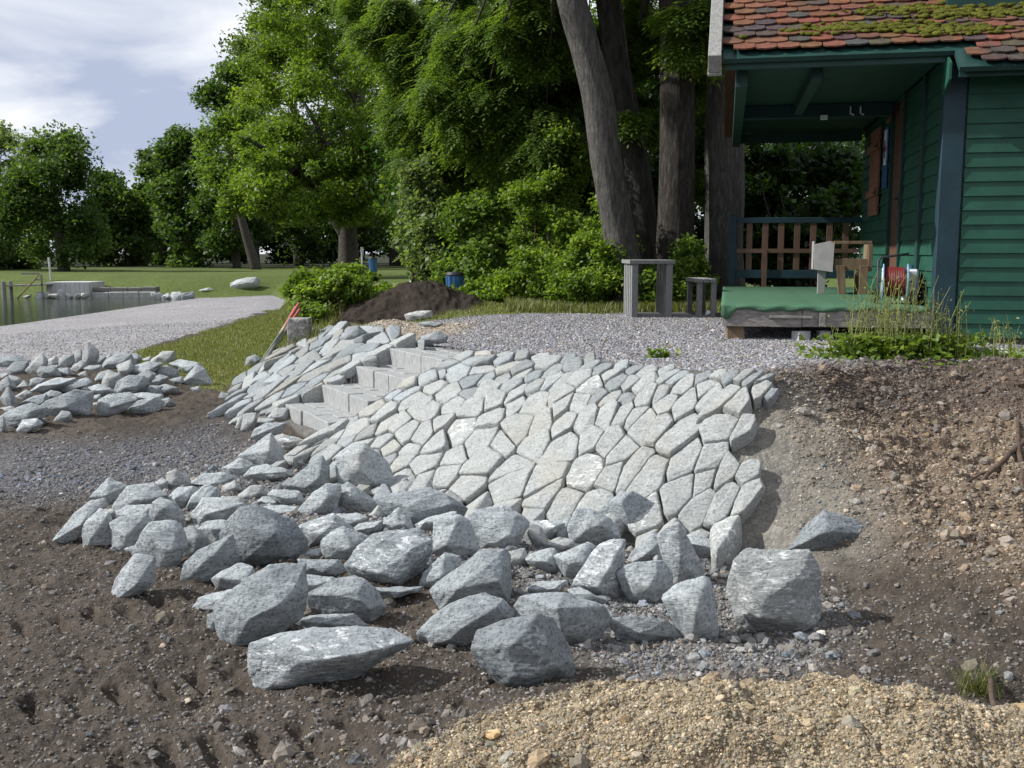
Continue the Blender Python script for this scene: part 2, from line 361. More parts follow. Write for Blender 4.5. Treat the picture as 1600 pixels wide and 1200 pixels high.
M['concrete_pale'] = simple('pale_concrete', (.46, .46, .45), .9, .15, 3, .3)
M['step'] = simple('split_granite_step', (.31, .315, .308), .9, .22, 30, .8, (1, 1, .5), .012)
M['mortar'] = simple('mortar_bed', (.17, .165, .15), 1., .3, 20, .8, (1, 1, 1), .02)
m, t, b = newmat('old_mossy_concrete', .95, .1); v = coords(t)
L(t, ramp(t, noise(t, v, 14, 8, .7, .4), [(.34, (.07, .06, .05)), (.5, (.25, .24, .22)), (.66, (.55, .55, .53))]), b.inputs['Base Color']); bump(t, b, noise(t, v, 25, 8, .7), .8, .02); M['old_concrete'] = m
M['brick'] = simple('orange_brick', (.45, .14, .06), .9, .2, 20, .3)
M['root'] = simple('root_bark', (.085, .057, .042), .95, .35, 25, .5, (1, 1, 1), .01)
M['red_white'] = None
m, t, b = newmat('pole_paint', .6, .3); c = N(t, 'ShaderNodeTexCoord'); s_ = N(t, 'ShaderNodeSeparateXYZ'); L(t, c.outputs['Object'], s_.inputs[0])
L(t, ramp(t, s_.outputs['Z'], [(0.0, (.16, .18, .15)), (.34, (.14, .15, .12)), (.40, (.5, .42, .36)), (.52, (.42, .10, .10)), (.80, (.50, .13, .14))]), b.inputs['Base Color']); M['red_white'] = m
m, t, b = newmat('roof_tile', .85, .2); a = N(t, 'ShaderNodeAttribute'); a.attribute_name = 'tint'; v = coords(t)
cc = mixc(t, 1., a.outputs['Color'], ramp(t, noise(t, v, 12, 8, .7), [(.3, (.55,)*3), (.7, (1.3,)*3)]), 'MULTIPLY')
cc = mixc(t, ramp(t, noise(t, v, 2.1, 6, .65), [(.56, (0,)*3), (.66, (.75,)*3)]), cc, (.055, .05, .04)); L(t, cc, b.inputs['Base Color'])
bump(t, b, noise(t, v, 40, 6, .6), .4, .005); M['tile'] = m
M['moss'] = simple('moss', (.095, .10, .018), 1., .4, 20, .9, (1, 1, 1), .02, .05)

m, t, b = newmat('bark_mid', .95, .1); v = coords(t, (1, 1, .22)); M['bark_mid'] = m
L(t, ramp(t, noise(t, v, 22, 8, .7, .3), [(.3, (.022, .019, .016)), (.55, (.06, .053, .045)), (.78, (.15, .14, .125))]), b.inputs['Base Color']); bump(t, b, noise(t, v, 26, 8, .7, .4), 1., .05)
# ------------------------------------------------------------------ ground sheet
rng = np.random.default_rng(7)
def pxpoly(pts, z): return [at_z(px, py, z)[:2] for px, py in pts]
Z_ = dict(
    beach=pxpoly([(-500,640),(0,602),(110,590),(205,572),(215,556),(330,521),(440,483)], .0) + [(-6.0, 31), (-7.5, 39), (-9.8, 45.6), (-13.2, 45), (-14, 43.4), (-80, 43.5), (-80, 9.0)],
    grass=pxpoly([(205,566),(215,556),(330,521),(440,483)], .05) + [np.array(p) for p in ((-6.5,28.5),(-6.0,29.5),(-4.0,20),(-2.9,16))] + pxpoly([(540,510),(450,556),(372,598),(345,612),(310,606),(240,585)], .15),
    dark_gravel=pxpoly([(-300,705),(0,690),(180,690),(350,672),(395,700),(330,745),(120,780),(-200,790)], .0),
    heap_gravel=pxpoly([(400,700),(640,770),(900,840),(1120,860),(1210,850),(1320,990),(1250,1060),(1000,1075),(860,1010),(720,915),(560,895),(400,870),(240,835),(170,790),(300,730)], .0),
    sand=[(-.62,2.2),(-.45,2.95),(-.1,3.35),(.3,3.72),(.75,3.9),(1.15,3.78),(1.5,3.4),(2.1,3.25),(3.6,3.15),(4.5,2.0),(2.0,1.2),(0,1.2)],
    pale_slope=[(1.45,6.65),(1.95,6.75),(2.1,6.2),(2.05,5.6),(1.85,5.15),(1.2,5.3),(1.15,5.9)],
    rim=[(1.55,6.75),(2.2,6.55),(3.2,6.9),(5.5,6.4),(5.5,7.6),(3.6,8.0),(2.4,7.75),(1.7,7.15)],
    terrace_gravel=[np.array(p) for p in ((1.7,6.9),(2.5,7.6),(3.4,8.3),(3.9,9.5),(4.0,12.4),(2.4,14.2),(-.4,13.9),(-.9,12.0),(-.95,10.4),(-.4,9.3),(.1,8.7),(1.0,7.4))],
    cement=[(-1.2,13.7),(-2.2,14.3),(-2.1,13.2),(-1.5,11.9),(-1.0,10.6),(-.6,11.6),(-.5,12.8)],
    path=[(-3.6,21),(-2.6,17.5),(-1.9,17.5),(-2.2,22),(-3.2,34),(-5,34)],
    mound=[(-3.0,15.0),(-2.5,14.1),(-1.5,14.2),(-.6,14.6),(-.35,15.6),(-.7,16.6),(-2.3,16.8),(-3.1,16.2)],
)
SUB = dict(mud=((.074,.061,.049), .12), beach=((.30,.295,.30), 1.), grass=((.11,.13,.035), 0.), dark_gravel=((.115,.115,.12), .8), heap_gravel=((.15,.145,.14), .85),
    sand=((.225,.18,.12), .3), pale_slope=((.25,.235,.20), .3), rim=((.075,.058,.047), .4), terrace_gravel=((.20,.195,.198), 1.), cement=((.34,.29,.22), .35), path=((.25,.21,.17), .3), mound=((.034,.026,.02), .1),
    slope=((.13,.125,.115), .3), bank=((.175,.132,.092), .4), lawn=((.095,.125,.033), 0.), bed=((.17,.16,.14), .5), forest_shade=((.028,.032,.014), 0.))  # last entry: shade of the far trees put into the ground colour
def substance(x, y):
    """weights of each ground substance, later ones cover earlier ones"""
    wob = .12*fbm2(x*1.3, y*1.3, 4, 5) + .05*fbm2(x*7, y*7, 3, 8)
    W = {}
    def put(k, a):
        a = np.clip(a, 0, 1)
        for q in W: W[q] = W[q]*(1-a)
        W[k] = a
    put('mud', np.ones_like(x))
    dT = poly_dist(x, y, T_, False); dB = poly_dist(x, y, B_, False); it = inside(x, y, TER); isl = inside(x, y, SLO)
    put('bank', S(x + wob*2 - .30*(6 - y), 1.5, 2.1)*S(y, 2.6, 3.3)*(~it)*.93)
    soft = lambda k, s=.08: S(sdist(x, y, Z_[k]) + wob*(1+S(y, 12, 30)*4), -s, s)
    put('dark_gravel', soft('dark_gravel', .55)*.8); put('heap_gravel', soft('heap_gravel', .25)*.8)
    put('beach', soft('beach', .1)); put('grass', soft('grass', .12))
    sm = S(1.75 + wob*2 - x, 0, .3)*(isl & (y < 15)); put('slope', sm)
    put('lawn', ((isl | it) & (y > 14) | (y > 43.4)).astype(float)); put('forest_shade', S(y, 66, 78)); put('path', soft('path', .3)*.8)
    put('terrace_gravel', it*S(14.3 + wob*2 - y, 0, .6)*S(y, 5, 5.5)*((x > -3)).astype(float))
    put('cement', soft('cement', .25)*.8); put('rim', soft('rim', .2)*.85); put('pale_slope', soft('pale_slope', .28)*.6)
    put('mound', soft('mound', .12)); put('sand', soft('sand', .05))
    put('bed', S(-x, 14.1, 14.6)*S(y, 20, 22)*(y < 43.7))
    return W
def fine_z(x, y, W):
    far = 1 - S(y, 15, 40)
    z = .07*fbm2(x*2.1, y*2.1, 3, 23)*W['bank'] + .03*fbm2(x*1.1, y*1.1, 3, 21)*(W['mud']+W['bank']+W['sand']+W['heap_gravel'])
    z = z + .032*fbm2(x*5, y*5, 5, 31)*(W['mud']*1.1 + W['bank']*2.8 + W['sand']*2.4 + W['rim']*1.3 + W['pale_slope'] + W['heap_gravel'] + W['mound']*2.5 + W['cement'])*far
    r = 1 - 2*np.abs(fbm2(x*9, y*9, 4, 41)); z = z + .012*r*(W['mud'] + W['bank']*1.8 + W['rim']*1.5 + W['mound']*2)*far
    z = z + .012*fbm2(x*26, y*26, 3, 51)*(W['mud'] + W['bank']*1.5 + W['sand']*1.2 + W['heap_gravel'] + W['rim'])*far
    # tread marks of a digger in the mud
    for (x0, y0, ang, ln, wd) in ((-.75, 3.35, .30, 1.5, .30), (-1.55, 3.75, .42, 1.3, .28), (-2.1, 4.5, .5, 1.4, .28)):
        ca, sa = math.cos(ang), math.sin(ang); u_ = (x-x0)*ca + (y-y0)*sa; v_ = -(x-x0)*sa + (y-y0)*ca
        m_ = S(ln/2 - np.abs(u_), 0, .15)*S(wd/2 - np.abs(v_), 0, .04)*W['mud']*S(fbm2(x*2.2, y*2.2, 3, 77), -.5, .0)
        z = z - .045*m_*S(np.sin(u_*2*PI/.15 + 1.2*np.sin(v_*9)), -.1, .7)
    z = z + .02*fbm2(x*3, y*3, 3, 61)*(W['grass'] + W['lawn'])*far
    return z
th = np.concatenate([np.linspace(-PI, -.80, 40)[:-1], np.linspace(-.80, -.56, 70)[:-1], np.linspace(-.56, .56, 1000), np.linspace(.56, .80, 70)[1:], np.linspace(.80, PI, 40)[1:-1]])
rr = np.concatenate([[.4, .9, 1.4], np.geomspace(1.8, 16, 820), np.geomspace(16.1, 60, 150), np.geomspace(63, 900, 30)])
TH, RR = np.meshgrid(th, rr); X = (RR*np.sin(TH)).ravel(); Y = (RR*np.cos(TH)).ravel()
W = substance(X, Y); Zg = height(X, Y) + fine_z(X, Y, W)
# the stairwell and the bed of the pitching lie lower than the stones laid on them
sO = np.array([-2.2, 9.88]); sw = np.array([.483, -.876]); sa_ = np.array([.876, .483])
uu = (X-sO[0])*sw[0] + (Y-sO[1])*sw[1]; vv = (X-sO[0])*sa_[0] + (Y-sO[1])*sa_[1]
Zg = Zg + .022*W['slope']
ins = (uu > -.02) & (uu < 1.27) & (vv > 0) & (vv < 1.6)
Zg = np.where(ins, np.minimum(Zg, -.03 + vv*.45), Zg)
V = np.stack([X, Y, Zg], 1); nT, nR = len(th), len(rr)
idx = np.arange(nT*nR).reshape(nR, nT); nxt = np.roll(idx, -1, 1)
Fg = np.stack([idx[:-1], nxt[:-1], nxt[1:], idx[1:]], -1).reshape(-1, 4)[:, ::-1]
me = mesh_np('ground', V, Fg, M['ground'], True)
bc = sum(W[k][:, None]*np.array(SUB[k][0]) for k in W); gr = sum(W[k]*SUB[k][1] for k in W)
patch = 1 + .35*fbm2(X*.9, Y*.9, 4, 91)*(1 - .5*S(Y, 10, 20)); bc = bc*patch[:, None]
gm_ = (W['grass'] + W['lawn']); dry = np.clip(.5 + 1.2*fbm2(X*.8, Y*.8, 4, 95), 0, 1)*gm_*(1-S(Y, 22, 30))
bc = bc + dry[:, None]*np.array([.06, .045, .01])
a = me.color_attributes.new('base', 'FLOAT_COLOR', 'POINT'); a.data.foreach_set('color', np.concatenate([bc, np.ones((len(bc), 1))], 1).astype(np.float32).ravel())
a = me.attributes.new('grain', 'FLOAT', 'POINT'); a.data.foreach_set('value', gr.astype(np.float32))
setp(obj('ground', me), kind='structure')
wt = mesh_np('lake', [(-700, 18, -.2), (-10.5, 18, -.2), (-10.5, 46.5, -.2), (-700, 62, -.2)], [(0, 1, 2, 3)], M['water'])
setp(obj('lake', wt), kind='structure')

# ------------------------------------------------------------------ loose pebbles and clods (uncountable)
def pebbles(name, pts, size, colr, sub, seed):
    rg = np.random.default_rng(seed); n = len(pts)
    me = bpy.data.meshes.new(name); me.vertices.add(n); me.vertices.foreach_set('co', pts.astype(np.float32).ravel())
    s3 = size[:, None]*rg.uniform(.65, 1.25, (n, 3)); s3[:, 2] *= .72
    for k, typ, arr in (('sz', 'FLOAT_VECTOR', s3), ('rt', 'FLOAT_VECTOR', rg.uniform(-.6, .6, (n, 3))*np.array([1, 1, 8]))):
        q = me.attributes.new(k, typ, 'POINT'); q.data.foreach_set('vector', arr.astype(np.float32).ravel())
    q = me.attributes.new('pcol', 'FLOAT_COLOR', 'POINT'); q.data.foreach_set('color', np.concatenate([colr, np.ones((n, 1))], 1).astype(np.float32).ravel())
    o = obj(name, me); g = bpy.data.node_groups.new(name + '_nodes', 'GeometryNodeTree')
    g.interface.new_socket('Geometry', in_out='INPUT', socket_type='NodeSocketGeometry'); g.interface.new_socket('Geometry', in_out='OUTPUT', socket_type='NodeSocketGeometry')
    gi = g.nodes.new('NodeGroupInput'); go = g.nodes.new('NodeGroupOutput')
    ico = g.nodes.new('GeometryNodeMeshIcoSphere'); ico.inputs['Radius'].default_value = 1; ico.inputs['Subdivisions'].default_value = sub
    nz = g.nodes.new('ShaderNodeTexNoise'); nz.inputs['Scale'].default_value = 1.1 + .2*(seed % 5); nz.inputs['Detail'].default_value = 2
    sb = g.nodes.new('ShaderNodeVectorMath'); sb.operation = 'SUBTRACT'; sb.inputs[1].default_value = (.5, .5, .5)
    sl = g.nodes.new('ShaderNodeVectorMath'); sl.operation = 'SCALE'; sl.inputs['Scale'].default_value = 1.6
    sp = g.nodes.new('GeometryNodeSetPosition'); sm = g.nodes.new('GeometryNodeSetMaterial'); sm.inputs['Material'].default_value = M['pebble']
    ip = g.nodes.new('GeometryNodeInstanceOnPoints'); A = g.nodes.new('GeometryNodeInputNamedAttribute'); A.data_type = 'FLOAT_VECTOR'; A.inputs['Name'].default_value = 'sz'
    B = g.nodes.new('GeometryNodeInputNamedAttribute'); B.data_type = 'FLOAT_VECTOR'; B.inputs['Name'].default_value = 'rt'
    k = g.links.new; k(nz.outputs['Color'], sb.inputs[0]); k(sb.outputs[0], sl.inputs[0]); k(ico.outputs['Mesh'], sp.inputs['Geometry']); k(sl.outputs[0], sp.inputs['Offset'])
    k(sp.outputs[0], sm.inputs[0]); k(gi.outputs[0], ip.inputs['Points']); k(sm.outputs[0], ip.inputs['Instance']); k(A.outputs['Attribute'], ip.inputs['Scale']); k(B.outputs['Attribute'], ip.inputs['Rotation'])
    k(ip.outputs[0], go.inputs[0]); md = o.modifiers.new('scatter', 'NODES'); md.node_group = g
    return setp(o, kind='stuff')
def scatter(name, n, dens, smin, smax, pw, tint, sub, seed, rmin=2.2, rmax=14, label=None, amax=.56):
    rg = np.random.default_rng(seed); tt = rg.uniform(-amax, amax, n); r = np.sqrt(rg.uniform(rmin**1.1, rmax**1.1, n)**(2/1.1))
    x = r*np.sin(tt); y = r*np.cos(tt); Wt = substance(x, y); p = sum(Wt[k]*dens.get(k, 0) for k in Wt); keep = rg.uniform(0, 1, n) < p
    x, y = x[keep], y[keep]; Wt = {k: q[keep] for k, q in Wt.items()}
    u1 = (x-sO[0])*sw[0] + (y-sO[1])*sw[1]; v1 = (x-sO[0])*sa_[0] + (y-sO[1])*sa_[1]
    ok = ~((u1 > -.05) & (u1 < 1.3) & (v1 > 0) & (v1 < 1.5)); x, y = x[ok], y[ok]; Wt = {k: q[ok] for k, q in Wt.items()}
    size = smin + (smax-smin)*rg.uniform(0, 1, len(x))**pw
    z = height(x, y) + fine_z(x, y, Wt) + size*.12
    col = sum(Wt[k][:, None]*np.array(tint.get(k, SUB[k][0])) for k in Wt)
    br = np.exp(rg.normal(0, .33, len(x))); hue = rg.normal(0, 1, (len(x), 1))*np.array([[.06, .0, -.08]]) + rg.normal(0, .012, (len(x), 3)); col = np.clip(col*br[:, None]*(1+hue), .01, .85)
    return setp(pebbles(name, np.stack([x, y, z], 1), size, col, sub, seed), label=label)
TINT = dict(mud=(.15,.135,.12), bank=(.225,.18,.135), sand=(.27,.22,.15), rim=(.12,.097,.08), terrace_gravel=(.24,.232,.236), heap_gravel=(.20,.195,.19), dark_gravel=(.17,.175,.19),
            beach=(.31,.305,.31), pale_slope=(.27,.25,.22), cement=(.36,.31,.24), mound=(.06,.045,.035), slope=(.22,.21,.19))
scatter('gravel', 300000, dict(mud=.16, bank=.8, sand=.35, rim=.7, heap_gravel=.75, dark_gravel=.5, pale_slope=.3, cement=.3, slope=0., mound=.3), .003, .0095, 1.6, TINT, 1, 3, 2.2, 8.5, 'fine loose stones and crumbs of soil over the dug ground')
scatter('terrace_gravel', 150000, dict(terrace_gravel=1., beach=.0, rim=.3, dark_gravel=.3, cement=.3, mound=.3), .007, .017, 1.4, TINT, 1, 4, 6.3, 14.6, 'pale gravel spread over the terrace before the hut', .46)
scatter('beach_pebbles', 60000, dict(beach=1.), .006, .019, 2.0, TINT, 1, 11, 10, 26, 'grey pebbles of the lake beach', .56)
scatter('rubble', 9000, dict(heap_gravel=1., dark_gravel=.03, mud=.012), .010, .036, 2.6, dict(TINT, heap_gravel=(.185,.185,.18), mud=(.17,.165,.155)), 2, 12, 3.0, 9, 'small broken stone between the loose rocks')
scatter('stones', 2600, dict(mud=.05, bank=.6, rim=.6, heap_gravel=.15, sand=.12, pale_slope=.1, dark_gravel=.05), .022, .05, 2.6, TINT, 2, 8, 2.4, 9, 'larger loose stones lying on the dug bank')
scatter('sand_grains', 260000, dict(sand=1.), .002, .0062, 1.6, TINT, 1, 9, 2.2, 4.6, 'fine crumbly grains of the yellow sand heap', .6)
scatter('pebbles', 30000, dict(mud=.07, bank=.55, sand=.12, rim=.5, heap_gravel=.35, dark_gravel=.3, pale_slope=.15, cement=.1, mound=.2), .008, .026, 2.8, TINT, 2, 5, 2.2, 9, 'rounded pebbles scattered over the dug bank and yellow sand heap')
# ------------------------------------------------------------------ split stones
def ico(level):
    bm = bmesh.new(); bmesh.ops.create_icosphere(bm, subdivisions=level, radius=1); bm.verts.ensure_lookup_table()
    V = np.array([v.co[:] for v in bm.verts]); Fc = np.array([[v.index for v in f.verts] for f in bm.faces]); bm.free(); return V, Fc
ICO = {4: ico(4), 5: ico(5), 6: ico(6)}
def hull_planes(P):
    bm = bmesh.new()
    for p in P: bm.verts.new(p)
    r = bmesh.ops.convex_hull(bm, input=bm.verts[:]); bm.normal_update()
    c = P.mean(0); Ns = []; D = []
    for f in bm.faces:
        if f.calc_area() < 1e-9: continue
        n = np.array(f.normal[:]); d = np.dot(n, np.array(f.verts[0].co[:]) - c)
        if d < 0: n, d = -n, -d
        Ns.append(n); D.append(max(d, 1e-4))
    bm.free(); return c, np.array(Ns), np.array(D)
def stone_mesh(name, P, seed, mat, level=5, sharp=170, chips=4, rough=1.0):
    """a split stone: the planes of the hull of P, some corners knocked off, broken faces"""
    rg = np.random.default_rng(seed); P = np.asarray(P, float); c0 = P.mean(0); Q = P - c0
    U, Sg, Vt = np.linalg.svd(Q, full_matrices=False); A = Vt.T; sc3 = np.maximum(np.abs(Q @ A).max(0), 1e-3)
    Qn = (Q @ A)/sc3
    c, Ns, D = hull_planes(Qn)
    for _ in range(chips):
        n = rg.normal(size=3); n /= np.linalg.norm(n); sup = ((Qn-c) @ n).max(); Ns = np.vstack([Ns, n]); D = np.append(D, sup*rg.uniform(.78, .96))
    dv, Fc = ICO[level]; pr = np.clip((dv @ Ns.T)/D, 0, None); mxp = pr.max(1)
    r = 1/(mxp*(((pr/mxp[:, None])**sharp).sum(1))**(1/sharp))
    V = (dv*r[:, None] + c)*sc3 @ A.T + c0; n_ = dv/sc3 @ A.T; n_ /= np.linalg.norm(n_, axis=1)[:, None]
    size = float(np.sort(sc3)[1]); k = 1/size; off = rg.uniform(0, 50, 3); st = A[:, 2]
    q = V + off + st*((V @ st)[:, None])*1.5
    d = size*(.03*noise3(q*k*1.1, seed) + .035*noise3(q*k*2.7, seed+1) - .045*np.abs(noise3(q*k*3.1, seed+2)) - .05*np.abs(noise3(q*k*7.3, seed+3)) - .03*np.abs(noise3(q*k*15, seed+5)) + .014*noise3(q*k*28, seed+4) + .035)
    tn_ = noise3(q*k*1.5, seed+9)*8 + noise3(q*k*4, seed+10)*1.2; fl = np.floor(tn_); d = d + size*.19*((fl + np.clip((tn_-fl-.72)/.28, 0, 1))/8)
    V = V + n_*(d*rough)[:, None]
    return mesh_np(name, V, Fc, mat, True)
CR = {'E': (400, 740, .3), 'F': (700, 740, .3), 'A': (0, 660, .28333), 'B': (350, 540, .26667), 'C': (350, 380, .26667), 'D': (0, 380, .26667),
      'G': (1050, 700, .41667), 'H': (0, 900, .4375), 'X': (0, 0, 1)}
def cpx(crop, s):
    a, b, k = CR[crop]; q = [tuple(map(float, p.split(','))) for p in s.split()]
    return np.array([(a + p[0]*k, b + p[1]*k, *(p[2:])) for p in q])
ROCKS = []
def rocks(txt, heap):
    for ln in txt.strip().splitlines():
        f = [p.strip() for p in ln.split('|')]; ROCKS.append((f[0], f[1], f[2] if len(f) > 2 else '', f[3] if len(f) > 3 else '', f[4] if len(f) > 4 else '', heap))
